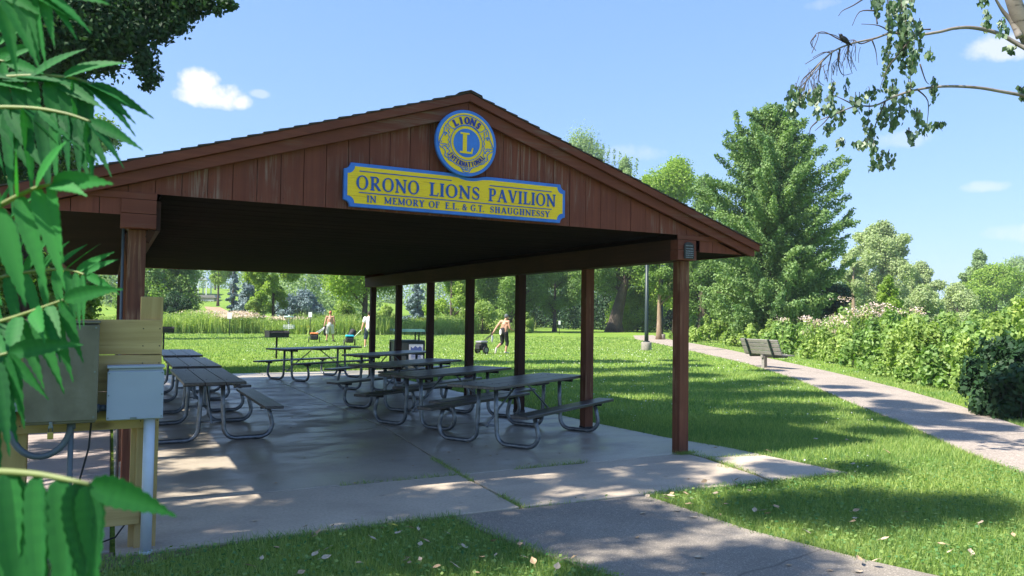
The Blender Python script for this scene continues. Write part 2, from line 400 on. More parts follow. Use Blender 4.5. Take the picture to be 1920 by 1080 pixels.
def seg_leaves(segs, n, leaf, shell=.5, droop=0.0):
    """segs: rows x0,y0,z0,x1,y1,z1,r0,r1: leaves scattered round each segment, tone varies per clump"""
    s = np.array(segs, float); L = np.linalg.norm(s[:, 3:6]-s[:, :3], axis=1); w = (s[:, 6]+s[:, 7])*(L+s[:, 6]+s[:, 7]); w /= w.sum()
    k = rng.choice(len(s), n, p=w); t_ = rng.uniform(0, 1, n)[:, None]
    c = s[k, :3]*(1-t_)+s[k, 3:6]*t_; r = s[k, 6]*(1-t_[:, 0])+s[k, 7]*t_[:, 0]
    d = unit(rng.normal(0, 1, (n, 3))); rr = r*(shell+(1-shell)*rng.uniform(0, 1, n))*rng.uniform(.75, 1.12, n)
    P = c + d*rr[:, None]
    T, B = leafset(P, d, leaf, .6, droop)
    tone = np.clip(rng.uniform(.15, .85, len(s))[k]*.55 + rng.uniform(0, .5, n), 0, 1)
    return P, T, B, tone

# ================================================================== ground, slabs, paths
def hill_z(x, y):
    c = at(395, 575, 185); d2 = (x-c[0])**2+(y-c[1])**2
    return 7.2*np.exp(-d2/62.0**2)
gs = 900; me = bpy.data.meshes.new('lawn'); me.from_pydata([(-gs,-gs,-.03),(gs,-gs,-.03),(gs,gs,-.03),(-gs,gs,-.03)], [], [(0,1,2,3)]); me.materials.append(MATS['lawn'])
tag(link('lawn', me), kind='structure')
# low hill with the houses, far left
c0 = at(395, 575, 185); n = 60; xs = np.linspace(-130, 130, n); V = []; Fq = []
for j in range(n):
    for i in range(n):
        x, y = c0[0]+xs[i], c0[1]+xs[j]; V.append((x, y, float(hill_z(x, y))-.12-.03))
for j in range(n-1):
    for i in range(n-1): Fq.append((j*n+i, j*n+i+1, (j+1)*n+i+1, (j+1)*n+i))
me = bpy.data.meshes.new('hill'); me.from_pydata(V, [], Fq); me.polygons.foreach_set('use_smooth', [True]*len(Fq)); me.materials.append(MATS['lawn']); tag(link('hill', me), kind='structure')

def sheet(name, poly, z, th, mat, parent=None, bev=.008):
    return MB().prism(poly, lambda a, b, d: (a, b, d), z-th, z).build(name, mat, parent, bev)
slab = thing('concrete_floor', None, None); tag(slab, kind='structure')
g = .011
def jl(v):                                          # the long joint wanders a little
    return float(np.interp(v, [-1.45, 0, 3.5, 14], [0.0, .06, .38, .38]))
rows = [0.0, 3.35, 6.5, 9.8, 14.15]
for a, b in zip(rows[:-1], rows[1:]):
    y0, y1 = a+g, b-g
    sheet('floor_panel', [(-3.12, y0), (jl(y0)-g, y0), (jl(y1)-g, y1), (-3.12, y1)], 0, .12, MATS['slab'], slab)
    rx = lambda v: float(np.interp(v, [0, .2, 1.1, 2.7, 12.9, 13.0, 14.2], [3.86, 3.83, 3.62, 3.5, 3.4, 5.9, 5.9]))
    if a == 0: poly = [(jl(y0)+g, y0), (3.07, y0), (3.09, -.28), (3.86, -.44), (3.84, .15), (3.62, 1.07), (3.5, 2.7), (rx(y1), y1), (jl(y1)+g, y1)]
    elif b > 14: poly = [(jl(y0)+g, y0), (3.42, y0), (3.4, 13.0), (5.9, 13.0), (5.9, y1+.25), (jl(y1)+g, y1)]
    else: poly = [(jl(y0)+g, y0), (rx(y0), y0), (rx(y1), y1), (jl(y1)+g, y1)]
    sheet('floor_panel', poly, 0, .12, MATS['slab'], slab)
ap = thing('concrete_apron', None, None); tag(ap, kind='structure')
sheet('apron_panel', [(-3.12, -1.43), (-.01-g, -1.43), (.06-g, -g), (-3.12, -g)], -.004, .12, MATS['apron'], ap)
sheet('apron_panel', [(.0+g, -1.43), (1.3, -1.50), (2.80, -1.56), (2.88, -1.3), (3.05, -.31), (3.05, -g), (.06+g, -g)], -.002, .12, MATS['apron'], ap)
sheet('apron_panel', [(2.84, -1.56), (3.93, -1.60), (3.86, -.47), (3.11, -.31), (2.92, -1.3)], 0.0, .12, MATS['apron'], ap)
sw = thing('side_walk', None, None); tag(sw, kind='structure')
for a, b in ((-1.3, 1.55), (1.55, 4.4), (4.4, 7.3), (7.3, 10.2), (10.2, 13.6)):
    sheet('walk_panel', [(-5.6, a+g), (-3.155, a+g), (-3.155, b-g), (-5.6, b-g)], -.012, .12, MATS['slabside'], sw)
# asphalt path running out of the picture at the bottom
pl = [(-.66, -1.45), (-.62, -1.9), (-.5, -2.54), (-.28, -3.26), (.1, -4.5), (.9, -6.2), (2.2, -8.6)]
pr = [(1.27, -1.51), (1.29, -2.1), (1.30, -2.78), (1.51, -3.75), (1.9, -4.9), (2.7, -6.6), (4.0, -8.8)]
PATH1 = pl + pr[::-1]
tag(sheet('near_path', PATH1, -.010, .1, MATS['asphalt'], None, .004), kind='structure')
fl = [(3.2, -6.4), (4.4, -4.4), (5.77, -2.41), (6.66, -1.14), (8.11, .63), (9.96, 3.09), (13.47, 7.55), (17.84, 13.93), (22.43, 22.15), (26.87, 30.19), (31.5, 39), (38, 48)]
fr = [(6.6, -8.2), (7.9, -4.2), (8.7, -1.6), (9.64, -.3), (11.63, 1.97), (14.0, 5.0), (17.0, 9.4), (20.9, 15.5), (26.2, 24.0), (31.0, 32.6), (35.3, 40.5), (41, 49)]
PATH2 = fl + fr[::-1]
tag(sheet('far_path', PATH2, -.006, .1, MATS['asphalt_far'], None, .004), kind='structure')
tag(sheet('dirt_strip', [(-5.4, -1.75), (-3.3, -1.72), (-2.5, -1.52), (-2.4, -1.445), (-3.13, -1.445), (-3.13, -1.31), (-5.4, -1.31)], -.018, .05, MATS['dirt']), kind='structure')

# ================================================================== pavilion
HW, PS = 3.083, .14
pav = thing('pavilion', 'brown stained timber picnic pavilion with low gable roof on square posts', 'pavilion', (0, 0, 0))
sp = 2.0833
for s in (-1, 1):
    for i in range(7):
        x0, x1 = (HW-PS, HW) if s > 0 else (-HW, -HW+PS)
        MB().box(x0, x1, i*sp, i*sp+PS, -.01, 2.34).build('post', MATS['stain_z'] if i < 2 else MATS['stain_shaded'], pav, .006)
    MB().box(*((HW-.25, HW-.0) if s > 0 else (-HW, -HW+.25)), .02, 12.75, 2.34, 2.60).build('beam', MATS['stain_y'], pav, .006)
    # end block in front of the beam, cracked boards
    b = MB(); bx = (2.80, 3.085) if s > 0 else (-3.147, -2.873)
    b.box(bx[0], bx[1], -.125, .018, 2.344, 2.462); b.box(bx[0]+.002, bx[1]-.002, -.123, .018, 2.466, 2.585)
    b.build('end_block', MATS['stain_x'], pav, .004)
SL = .332
def RZ(u): return 3.93-SL*abs(u)
EV = 4.03
# roof deck with shingles
for s in (-1, 1):
    rf = MB(); rf.prism([(0, RZ(0)-.015), (0, RZ(0)-.10), (EV, RZ(EV)-.10), (EV, RZ(EV)-.015)][::(-1 if s > 0 else 1)] , lambda a, b, d: (a*s, d, b), -.135, 12.85)
    rf.build('roof_deck', MATS['stain_y'], pav, fix=True)
    sh = MB(); nc = 30
    for k in range(nc):                             # courses, each overlapping the one below
        a0 = EV+.03-(EV+.03)*k/nc; a1 = EV+.03-(EV+.03)*(k+1)/nc
        y = -.235
        z0 = 3.93-SL*a0; z1 = 3.93-SL*a1
        jit = random.Random(k*3+s).uniform(-.008, .010)
        sh.add([(a0*s, y+jit, z0-.012), (a0*s, 12.9, z0-.012), (max(a1-.03, 0)*s, 12.9, z1-.006), (max(a1-.03, 0)*s, y+jit, z1-.006),
                (a0*s, y+jit, z0+.006), (a0*s, 12.9, z0+.006), (max(a1-.03, 0)*s, 12.9, z1+.001), (max(a1-.03, 0)*s, y+jit, z1+.001)],
               [(0,3,2,1),(4,5,6,7),(0,1,5,4),(1,2,6,5),(2,3,7,6),(3,0,4,7)])
    sh.build('shingles', MATS['shingle'], pav, fix=True)
# ridge cap
MB().prism([(-.13, RZ(.13)+.008), (0, RZ(0)+.006), (.13, RZ(.13)+.008), (.13, RZ(.13)+.016), (0, RZ(0)+.016), (-.13, RZ(.13)+.016)], lambda a, b, d: (a, d, b), -.24, 12.9).build('ridge_cap', MATS['shingle'], pav, fix=True)
for (yf, yi, sg) in ((-.20, -.155, 1), (12.86, 12.86, -1)):
    for s in (-1, 1):
        y0, y1 = (-.225, -.18) if sg > 0 else (12.84, 12.88)
        MB().prism([(0, RZ(0)-.016), (0, RZ(0)-.098), (EV, RZ(EV)-.098), (EV, RZ(EV)-.016)], lambda a, b, d: (a*s, d, b), y0, y1).build('rake_board', MATS['stain_x'], pav, .003, fix=True)
        y0, y1 = (-.178, -.137) if sg > 0 else (12.80, 12.838)
        e2 = EV-.04
        MB().prism([(.002, RZ(0)-.10), (.002, RZ(0)-.238), (e2, RZ(e2)-.158), (e2, RZ(e2)-.10)] if False else [(.002, RZ(0)-.10), (.002, RZ(0)-.235), (3.93, RZ(3.93)-.19), (e2, RZ(e2)-.17), (e2, RZ(e2)-.10)], lambda a, b, d: (a*s, d, b), y0, y1).build('inner_rake_board', MATS['stain_x'], pav, .003, fix=True)
# gable siding: vertical boards with dark grooves
rr_ = random.Random(4)
for (yb, sg) in ((-.10, 1), (12.70, -1)):
    sd_ = MB(); u = -3.93; edges = [u]
    while u < 3.93: u += .2085; edges.append(min(u, 3.93))
    for a, b in zip(edges[:-1], edges[1:]):
        if b-a < .02: continue
        a2, b2 = a+.003, b-.003
        j = rr_.uniform(-.003, .003); low = 2.452 if (b2 < -3.08 or a2 > 3.03) else 2.645
        ta, tb = RZ(a2)-.20, RZ(b2)-.20
        if a2 < 0 < b2: poly = [(a2, low), (b2, low), (b2, tb), (0, RZ(0)-.2), (a2, ta)]
        elif min(ta, tb) <= low+.005:
            uu = (3.93-.2-low)/SL; 
            if a2 > 0: poly = [(a2, low), (min(b2, uu), low), (a2, max(ta, low+.004))]
            else: poly = [(max(a2, -uu), low), (b2, low), (b2, max(tb, low+.004))]
            if ta < low and tb < low: continue
        else: poly = [(a2, low), (b2, low), (b2, tb), (a2, ta)]
        sd_.prism(poly, lambda p_, q_, d: (p_, d, q_), yb+j, yb+j+.018)
    sd_.box(-3.9, 3.9, yb+.012, yb+.03, 2.66, 2.67)
    # dark backing seen in the grooves
    sd_.prism([(-3.08, 2.648), (3.08, 2.648), (3.08, RZ(3.08)-.2), (0, 3.73), (-3.08, RZ(3.08)-.2)], lambda p_, q_, d: (p_, d, q_), yb+.028, yb+.04)
    if sg > 0:
        nh = MB(); k_ = 0
        for a, b in zip(edges[:-1], edges[1:]):
            for zz in (2.69, 2.86, 3.16, 3.42):
                for x in (a+.03, b-.03):
                    if zz < RZ(x)-.24 and abs(x) < 3.0: nh.tube([(x, yb-.002, zz+.006*((k_ % 3)-1)), (x, yb-.0055, zz+.006*((k_ % 3)-1))], .0035, 6); k_ += 1
        nh.build('nail_heads', MATS['black'], pav)
    sd_.build('gable_siding', MATS['siding'], pav, fix=True)
    # horizontal trim over the wings
    for s in (-1, 1):
        t0 = 2.80 if s > 0 else 2.873
        MB().prism([(t0, 2.588), (3.99, 2.588), (3.80, 2.644), (t0, 2.644)], lambda a, b, d: (a*s, d, b), yb-.020, yb-.0045).build('trim_board', MATS['stain_x'], pav, .002, fix=True)
# flat ceiling of dark boards, soffits outside the beams
cb = MB(); k = 0; v = -.07
while v < 12.7:
    w = .19; cb.box(-2.83, 2.83, v, min(v+w-.006, 12.69), 2.655+(.003 if k % 2 else 0), 2.672); v += w; k += 1
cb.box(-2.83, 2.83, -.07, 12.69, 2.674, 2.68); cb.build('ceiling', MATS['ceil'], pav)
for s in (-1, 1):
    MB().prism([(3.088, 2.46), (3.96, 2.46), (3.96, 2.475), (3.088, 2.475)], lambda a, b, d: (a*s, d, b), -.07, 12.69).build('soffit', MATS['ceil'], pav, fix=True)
    MB().prism([(3.965, 2.447), (4.03, 2.447), (4.03, RZ(EV)-.102), (3.965, RZ(EV)-.102)], lambda a, b, d: (a*s, d, b), -.13, 12.80).build('eave_board', MATS['stain_y'], pav, .003, fix=True)
# knee brace near the left post and a few conduits on the posts
MB().bar((-HW-.02, .3, 2.34), (-HW+.02, .55, 2.08), .03, .05).build('strap', MATS['stain_y'], pav)
MB().bar((-2.90, -.02, 2.34), (-2.945, .03, 2.24), .02, .05, up=(1, 0, 0)).build('strap', MATS['stain_y'], pav)
MB().tube([(-3.12, .10, 2.42), (-3.115, .09, 1.2), (-3.11, .08, .05)], .012, 8).build('conduit', MATS['conduit'], pav)
# small metal post shoes
for i in (1, 2): MB().box(HW-PS-.004, HW+.004, i*sp-.004, i*sp+PS+.004, -.001, .045).build('post_shoe', MATS['black'], pav)

# plaque on the right end block
pq = thing('plaque', 'small dark arched metal plaque fixed on the right end block of the pavilion', 'plaque', (2.96, -.13, 2.46))
arc = [(-.075, -.10), (.075, -.10), (.075, .055)] + [(.045*math.cos(R(a)) if 0 else .075*math.cos(R(a))*.999, .055+.045*math.sin(R(a))) for a in range(15, 180, 15)] + [(-.075, .055)]
MB().prism(arc, lambda a, b, d: (a, d, b), -.012, .003).build('plate', MATS['bronze'], pq, .003, fix=True)
pt = MB(); rp = random.Random(3)
for k, z in enumerate((.055, .02, -.01, -.035, -.06, -.085)):
    x = -.055
    while x < .05:
        w = rp.uniform(.008, .02); pt.box(x, min(x+w, .058), -.0155, -.011, z-.005, z+.006); x += w+.006
pt.build('relief', MATS['galv'], pq)

# ================================================================== signs
def glyph(ch, T=.185, t=.085):
    """serif capitals as strokes in a box of cap height 1; returns width and list of polygons"""
    P = []
    def bar(x0, y0, x1, y1, w):
        d = np.array([x1-x0, y1-y0]); d = d/np.linalg.norm(d); n_ = np.array([-d[1], d[0]])*w/2
        P.append([(x0-n_[0], y0-n_[1]), (x1-n_[0], y1-n_[1]), (x1+n_[0], y1+n_[1]), (x0+n_[0], y0+n_[1])])
    def V(x, w=T, a=0, b=1): P.append([(x-w/2, a), (x+w/2, a), (x+w/2, b), (x-w/2, b)])
    def Hh(x0, x1, y, w=t): P.append([(x0, y-w/2), (x1, y-w/2), (x1, y+w/2), (x0, y+w/2)])
    def sf(x, y, w=.32):
        yy = t/2 if y == 0 else 1-t/2; Hh(x-w/2, x+w/2, yy, t)
    def arc(cx, cy, rx, ry, a0, a1, n_=20, thick=None, thin=None):
        thick = T if thick is None else thick; thin = t if thin is None else thin
        o = []; i = []
        for k in range(n_+1):
            a = R(a0+(a1-a0)*k/n_); th = thin+(thick-thin)*abs(math.cos(a))**1.5
            o.append((cx+rx*math.cos(a), cy+ry*math.sin(a))); i.append((cx+(rx-th)*math.cos(a), cy+(ry-thin if 0 else ry-thin-(th-thin)*.15)*math.sin(a)))
        for k in range(n_): P.append([o[k], o[k+1], i[k+1], i[k]][::(1 if a1 > a0 else -1)])
    w = .7
    if ch == 'O': arc(.44, .5, .44, .52, 0, 360, 36); w = .88
    elif ch == 'I': V(.16); sf(.16, 0); sf(.16, 1); w = .32
    elif ch == 'L': V(.2); sf(.2, 1, .36); Hh(.02, .64, t/2); bar(.60, .0, .66, .27, .05); w = .66
    elif ch == 'N': V(.14, t+.01); V(.74, t+.01); bar(.10, .97, .74, .06, T); sf(.09, 1, .2); sf(.14, 0, .26); sf(.74, 1, .26); w = .86
    elif ch == 'R': V(.2); sf(.2, 0, .34); Hh(.03, .45, 1-t/2); Hh(.2, .45, .5); arc(.42, .745, .27, .26, -88, 88); bar(.40, .48, .72, .04, T*.95); Hh(.64, .84, t/2); w = .82
    elif ch == 'P': V(.2); sf(.2, 0, .36); Hh(.03, .45, 1-t/2); Hh(.2, .45, .45); arc(.40, .72, .28, .285, -88, 88); w = .7
    elif ch == 'S':
        arc(.31, .735, .25, .265, 25, 200, 16, .09, t); arc(.31, .265, .27, .265, -155, 20, 16, .09, t); bar(.11, .66, .52, .36, T); bar(.52, .70, .53, .93, .045); bar(.07, .09, .06, .30, .045); w = .62
    elif ch == 'A': bar(.12, .02, .42, .98, t); bar(.40, .98, .74, .02, T); Hh(.22, .60, .34, t*.9); sf(.12, 0, .26); sf(.74, 0, .28); w = .86
    elif ch == 'V': bar(.14, .98, .44, .04, T); bar(.44, .04, .72, .98, t); sf(.13, 1, .28); sf(.72, 1, .24); w = .84
    elif ch == 'M': V(.14, t); V(.86, T); bar(.14, .96, .50, .1, T*.9); bar(.50, .1, .86, .96, t); sf(.13, 0, .24); sf(.86, 0, .3); sf(.10, 1, .18); sf(.9, 1, .2); w = 1.02
    elif ch == 'E': V(.2); Hh(.03, .60, 1-t/2); Hh(.03, .64, t/2); Hh(.2, .46, .52); bar(.585, .78, .60, 1, .045); bar(.60, 0, .65, .24, .045); bar(.455, .42, .455, .62, .045); w = .66
    elif ch == 'F': V(.2); Hh(.03, .60, 1-t/2); sf(.2, 0, .34); Hh(.2, .46, .52); bar(.585, .78, .60, 1, .045); bar(.455, .42, .455, .62, .045); w = .62
    elif ch == 'Y': V(.38, T, 0, .5); bar(.12, .98, .40, .42, T); bar(.38, .44, .66, .98, t); sf(.38, 0, .34); sf(.12, 1, .26); sf(.66, 1, .22); w = .78
    elif ch == 'G': arc(.42, .5, .42, .52, 40, 320, 26); V(.68, T, .06, .46); sf(.69, 1, .001); Hh(.54, .82, .46); bar(.72, .72, .72, .95, .045); w = .84
    elif ch == 'T': V(.36); sf(.36, 0, .34); Hh(.03, .69, 1-t/2); bar(.055, .78, .045, 1, .045); bar(.665, .78, .675, 1, .045); w = .72
    elif ch == 'H': V(.2); V(.66); sf(.2, 0); sf(.2, 1); sf(.66, 0); sf(.66, 1); Hh(.2, .66, .52); w = .86
    elif ch == 'U': V(.2, T, .3, 1); V(.68, t, .3, 1); arc(.44, .3, .315, .32, 180, 360, 18, T*.8, t); sf(.2, 1); sf(.68, 1, .24); w = .86
    elif ch == '&': arc(.34, .76, .19, .24, 0, 360, 20, .1, t); arc(.30, .27, .27, .28, 60, 330, 20, .13, t); bar(.20, .64, .68, .05, T*.9); bar(.50, .16, .70, .46, t); Hh(.60, .80, .47, t); w = .82
    elif ch == '.': P.append([(.05, 0), (.18, 0), (.18, .13), (.05, .13)]); w = .22
    return w, P
def text(mb, words, z0, h, y0, th):
    """words: (string, left, right) laid into their own spans on the sign face"""
    q = 0
    for s_, xa, xb in words:
        gl = [glyph(c) for c in s_]; tot = sum(w for w, _ in gl); gap = .12
        nat = tot+gap*(len(gl)-1); sx = (xb-xa)/nat
        x = xa
        for w, polys in gl:
            for P in polys:
                q += 1; e = (q % 7)*.00035
                mb.prism([(x+a*sx, z0+b*h) for a, b in P], lambda a, b, d: (a, d, b), y0-th-e, y0)
            x += (w+gap)*sx
sg = thing('name_sign', 'long yellow and blue carved sign reading ORONO LIONS PAVILION on the gable', 'sign', (-.045, -.12, 2.875))
L0, L1, Z0, Z1 = -1.274, 1.184, 2.663, 3.085
def outline(i):                                      # i = inset
    l, r, b, t_ = L0+i, L1-i, Z0+i, Z1-i; c = .062+i*.25; p = []
    def cor(cx, cz, a0, a1):
        for k in range(6):
            a = R(a0+(a1-a0)*k/5); p.append((cx+c*math.cos(a), cz+c*math.sin(a)))
    cor(l-.0, b-.0, 90, 0); cor(r, b, 180, 90); cor(r, t_, 270, 180)
    cx, cz, rd = -.065+.1, 3.39, .36+i*1.0            # dip under the round sign
    xs_ = .20 if i == 0 else .235
    p.append((cx+.19+i, t_))
    for k in range(9):
        a = R(-72+(-108+72)*k/8); p.append((.035+.42*math.cos(a)*1.05, 3.475+(.42+i)*math.sin(a)))
    p.append((cx-.19-i, t_))
    cor(l, t_, 0, -90)
    return p
MB().prism(outline(0), lambda a, b, d: (a, d, b), -.165, -.122).build('frame', MATS['sblue'], sg, .004, world=True, fix=True)
MB().prism(outline(.034), lambda a, b, d: (a, d, b), -.168, -.15).build('field', MATS['syellow'], sg, 0, world=True, fix=True)
tm = MB()
text(tm, [('ORONO', -1.155, -.519), ('LIONS', -.411, .147), ('PAVILION', .245, 1.056)], 2.832, .134, -.168, .006)
text(tm, [('IN', -1.049, -.956), ('MEMORY', -.875, -.458), ('OF', -.413, -.298), ('E.L.', -.237, -.085), ('&', -.048, .008), ('G.T.', .048, .2), ('SHAUGHNESSY', .267, .989)], 2.714, .066, -.168, .005)
tm.build('lettering', MATS['slet'], sg, 0, world=True, fix=True)
rl = MB()
for a, b, z in ((-1.126, -.17, 3.008), (.26, 1.007, 2.995), (-1.128, 1.01, 2.803)): rl.box(a, b, -.173, -.168, z-.0045, z+.0045)
dip = [(.045+.45*math.cos(R(a))*1.0, 3.475+.477*math.sin(R(a))) for a in range(-118, -61, 6)]
rl.build('rule_line', MATS['slet'], sg, 0, world=True)
# round emblem sign
CX, CZ = -.065+.03, 3.395
em = thing('emblem_sign', 'round yellow and blue LIONS INTERNATIONAL emblem sign under the gable peak', 'sign', (CX, -.18, CZ))
def circ(r, n_=56, cx=0., cz=0.): return [(cx+r*math.cos(2*math.pi*k/n_), cz+r*math.sin(2*math.pi*k/n_)) for k in range(n_)]
fe = lambda a, b, d: (CX+a, d, CZ+b)
MB().prism(circ(.340), fe, -.222, -.18).build('rim', MATS['sblue'], em, .006, world=True, fix=True)
MB().prism(circ(.306), fe, -.225, -.20).build('field', MATS['syellow'], em, 0, world=True, fix=True)
def stroke(mb, pts, w, y0=-.225, th=.004, q=[0]):
    for (a, b) in zip(pts[:-1], pts[1:]):
        a = np.array(a, float); b = np.array(b, float); d = b-a; L = np.linalg.norm(d)
        if L < 1e-6: continue
        d /= L; n_ = np.array([-d[1], d[0]])*w/2; a = a-d*w*.3; b = b+d*w*.3; q[0] += 1; e = (q[0] % 9)*.0003
        mb.prism([tuple(a-n_), tuple(b-n_), tuple(b+n_), tuple(a+n_)], fe, y0-th-e, y0)
def arcpts(r, a0, a1, n_=24, cx=0, cz=0): return [(cx+r*math.cos(R(a0+(a1-a0)*k/n_)), cz+r*math.sin(R(a0+(a1-a0)*k/n_))) for k in range(n_+1)]
dc = MB(); dc.prism(circ(.146, 48, 0, 0), fe, -.229, -.20); dc.build('disc', MATS['sblue'], em, 0, world=True, fix=True)
ln = MB()
stroke(ln, arcpts(.178, 0, 360, 48), .007)
# banner over the word
stroke(ln, arcpts(.186, 42, 138, 20), .006); stroke(ln, arcpts(.282, 44, 136, 20), .008)
for s in (-1, 1):
    stroke(ln, [(s*.203, .196), (s*.212, .170), (s*.190, .150), (s*.170, .135), (s*.136, .126)], .007)
    # head in profile facing outwards: mane, brow, nose, muzzle, chin
    stroke(ln, [(s*.212, .175), (s*.232, .160), (s*.246, .128), (s*.250, .095), (s*.262, .060), (s*.283, .020), (s*.300, -.020), (s*.303, -.045), (s*.286, -.066), (s*.262, -.076), (s*.240, -.094), (s*.232, -.118), (s*.240, -.150), (s*.224, -.166), (s*.204, -.172), (s*.196, -.192), (s*.150, -.206), (s*.120, -.226), (s*.070, -.246), (s*.045, -.270), (s*.030, -.296), (0, -.304)], .0085)
    stroke(ln, [(s*.215, .075), (s*.236, .085), (s*.250, .072)], .009); stroke(ln, [(s*.228, .070), (s*.238, .055)], .012)
    stroke(ln, [(s*.296, -.030), (s*.268, -.038), (s*.236, -.034), (s*.214, -.044)], .007)
    stroke(ln, [(s*.262, -.060), (s*.240, -.052), (s*.220, -.062), (s*.212, -.085)], .010)
    stroke(ln, [(s*.205, .14), (s*.192, .12), (s*.205, .10), (s*.190, .085), (s*.204, .06), (s*.190, .04), (s*.203, .012), (s*.189, -.01), (s*.203, -.032), (s*.188, -.055), (s*.205, -.08), (s*.187, -.10), (s*.2, -.125)], .007)
    stroke(ln, [(s*.225, .150), (s*.218, .13), (s*.226, .112)], .006)
    stroke(ln, [(s*.20, -.14), (s*.215, -.13)], .010); stroke(ln, [(s*.284, -.01), (s*.272, -.015)], .006)
    stroke(ln, [(s*.05, -.262), (s*.02, -.276), (0, -.28)], .006)
stroke(ln, arcpts(.012, 0, 360, 12, 0, -.262), .006)
stroke(ln, arcpts(.255, 215, 325, 24), .006)
ln.build('line_work', MATS['sblue'], em, 0, world=True, fix=True)
bl = MB(); P2 = [[(-.075, -.108), (.062, -.108), (.062, -.088), (-.075, -.088)], [(-.045, -.092), (.0, -.092), (.0, .092), (-.045, .092)], [(-.072, .086), (.027, .086), (.027, .104), (-.072, .104)], [(.045, -.09), (.064, -.09), (.072, -.045), (.060, -.045)]]
for k, P in enumerate(P2): bl.prism(P, fe, -.2325-.0004*k, -.229)
bl.build('letter', MATS['syellow'], em, 0, world=True, fix=True)
wd = MB()
def arctext(s_, r, a_mid, span, h, wf, top=True):
    n_ = len(s_); q = 0
    for k, ch in enumerate(s_):
        f = (k+.5)/n_-.5; ang = a_mid - f*span if top else a_mid + f*span
        w, polys = glyph(ch, *((.30, .20) if top else (.26, .17))); c, s2 = math.cos(R(ang)), math.sin(R(ang))
        ux, uz = (s2, -c) if top else (-s2, c); vx, vz = (c, s2) if top else (-c, -s2)
        for P in polys:
            q += 1
            pts = []
            for a, b in P:
                x = (a-w/2)*wf; z = (b-.5)*h; pts.append((r*c+ux*x+vx*z, r*s2+uz*x+vz*z))
            wd.prism(pts, fe, -.232-(q % 6)*.0003, -.225)
arctext('LIONS', .231, 90, 84, .072, .072)
arctext('INTERNATIONAL', .219, 270, 116, .050, .038, False)
wd.build('lettering', MATS['sdeep'], em, 0, world=True, fix=True)

# ================================================================== picnic tables
def picnic_table(label):
    t = thing('picnic_table', label, 'picnic table', group='picnic tables under the pavilion roof')
    rp = random.Random(5); L = 2.50
    top = MB()
    for k in (-1, 0, 1): top.box(-L/2+rp.uniform(0, .012), L/2-rp.uniform(0, .012), k*.243-.117, k*.243+.117, .74, .778)
    top.build('tabletop', MATS['table'], t, .006)
    bl_ = MB()
    for x in (-.86, .86):
        for k in (-1, 0, 1):
            for j in (-.07, .07): bl_.tube([(x+.0, k*.243+j, .7775), (x, k*.243+j, .7805)], .009, 8)
    bl_.build('bolts', MATS['black'], t)
    for s in (-1, 1):
        MB().box(-L/2, L/2, *( (.585, .82) if s > 0 else (-.82, -.585)), .42, .458).build('bench_seat', MATS['table'], t, .006)
    for x in (-.86, .86):
        MB().box(x-.02, x+.02, -.34, .34, .70, .739).build('cleat', MATS['black'], t, .004)
        for s in (-1, 1):
            MB().box(x-.02, x+.02, *((.60, .80) if s > 0 else (-.80, -.60)), .385, .4195).build('cleat', MATS['black'], t)
            pts = [(x, s*.13, .70), (x, s*.135, .45), (x, s*.15, .20)]
            for a in range(0, 91, 15): pts.append((x, s*(.15+.15*(1-math.cos(R(a)))), .178-.15*math.sin(R(a))))
            pts += [(x, s*.50, .028)]
            for a in range(0, 100, 14): pts.append((x, s*(.60+.15*math.sin(R(a))), .178-.15*math.cos(R(a))))
            pts += [(x, s*.73, .28), (x, s*.70, .385)]
            MB().tube(pts, .028, 12).build('leg', MATS['galv'], t)
        MB().tube([(x, -.14, .25), (x, .14, .25)], .014, 8).build('crossbar', MATS['galv'], t)
        sx = -1 if x > 0 else 1
        MB().tube([(x, 0, .25), (sx*-.12, 0, .72)], .014, 8).build('brace', MATS['galv'], t)
        MB().tube([(x, 0, .25), (x-sx*.0, 0, .22)], .02, 8).build('clamp', MATS['galv'], t)
    MB().box(-.17, .17, -.34, .34, .715, .7385).build('centre_cleat', MATS['black'], t, .004)
    return t
tabs = [(1.82, 1.95, 31, 'nearest picnic table of the right hand row, left of the front right post'),
        (1.50, 3.72, 30, 'second nearest picnic table of the right hand row, half hidden behind the nearest one'),
        (1.62, 5.90, 34, 'middle picnic table of the right hand row, its far end before the fourth post'),
        (2.35, 9.1, 36, 'dark picnic table in the right hand row, its end before the poster on the bin'),
        (1.38, 12.0, 28, 'farthest picnic table, standing side on at the back edge of the concrete floor'),
        (-2.03, 3.95, 90, 'nearest of the three end to end picnic tables behind the yellow board rack'),
        (-1.96, 6.95, 90, 'middle of the three end to end picnic tables on the left of the floor'),
        (-1.92, 10.2, 90, 'farthest of the three end to end picnic tables on the left of the floor')]
T0 = picnic_table(tabs[0][3])
for i, (x, y, a, lb) in enumerate(tabs):
    o = T0 if i == 0 else copy_tree(T0, None, lb)
    o.location = (x, y, 0.0); o.rotation_euler = (0, 0, R(a))

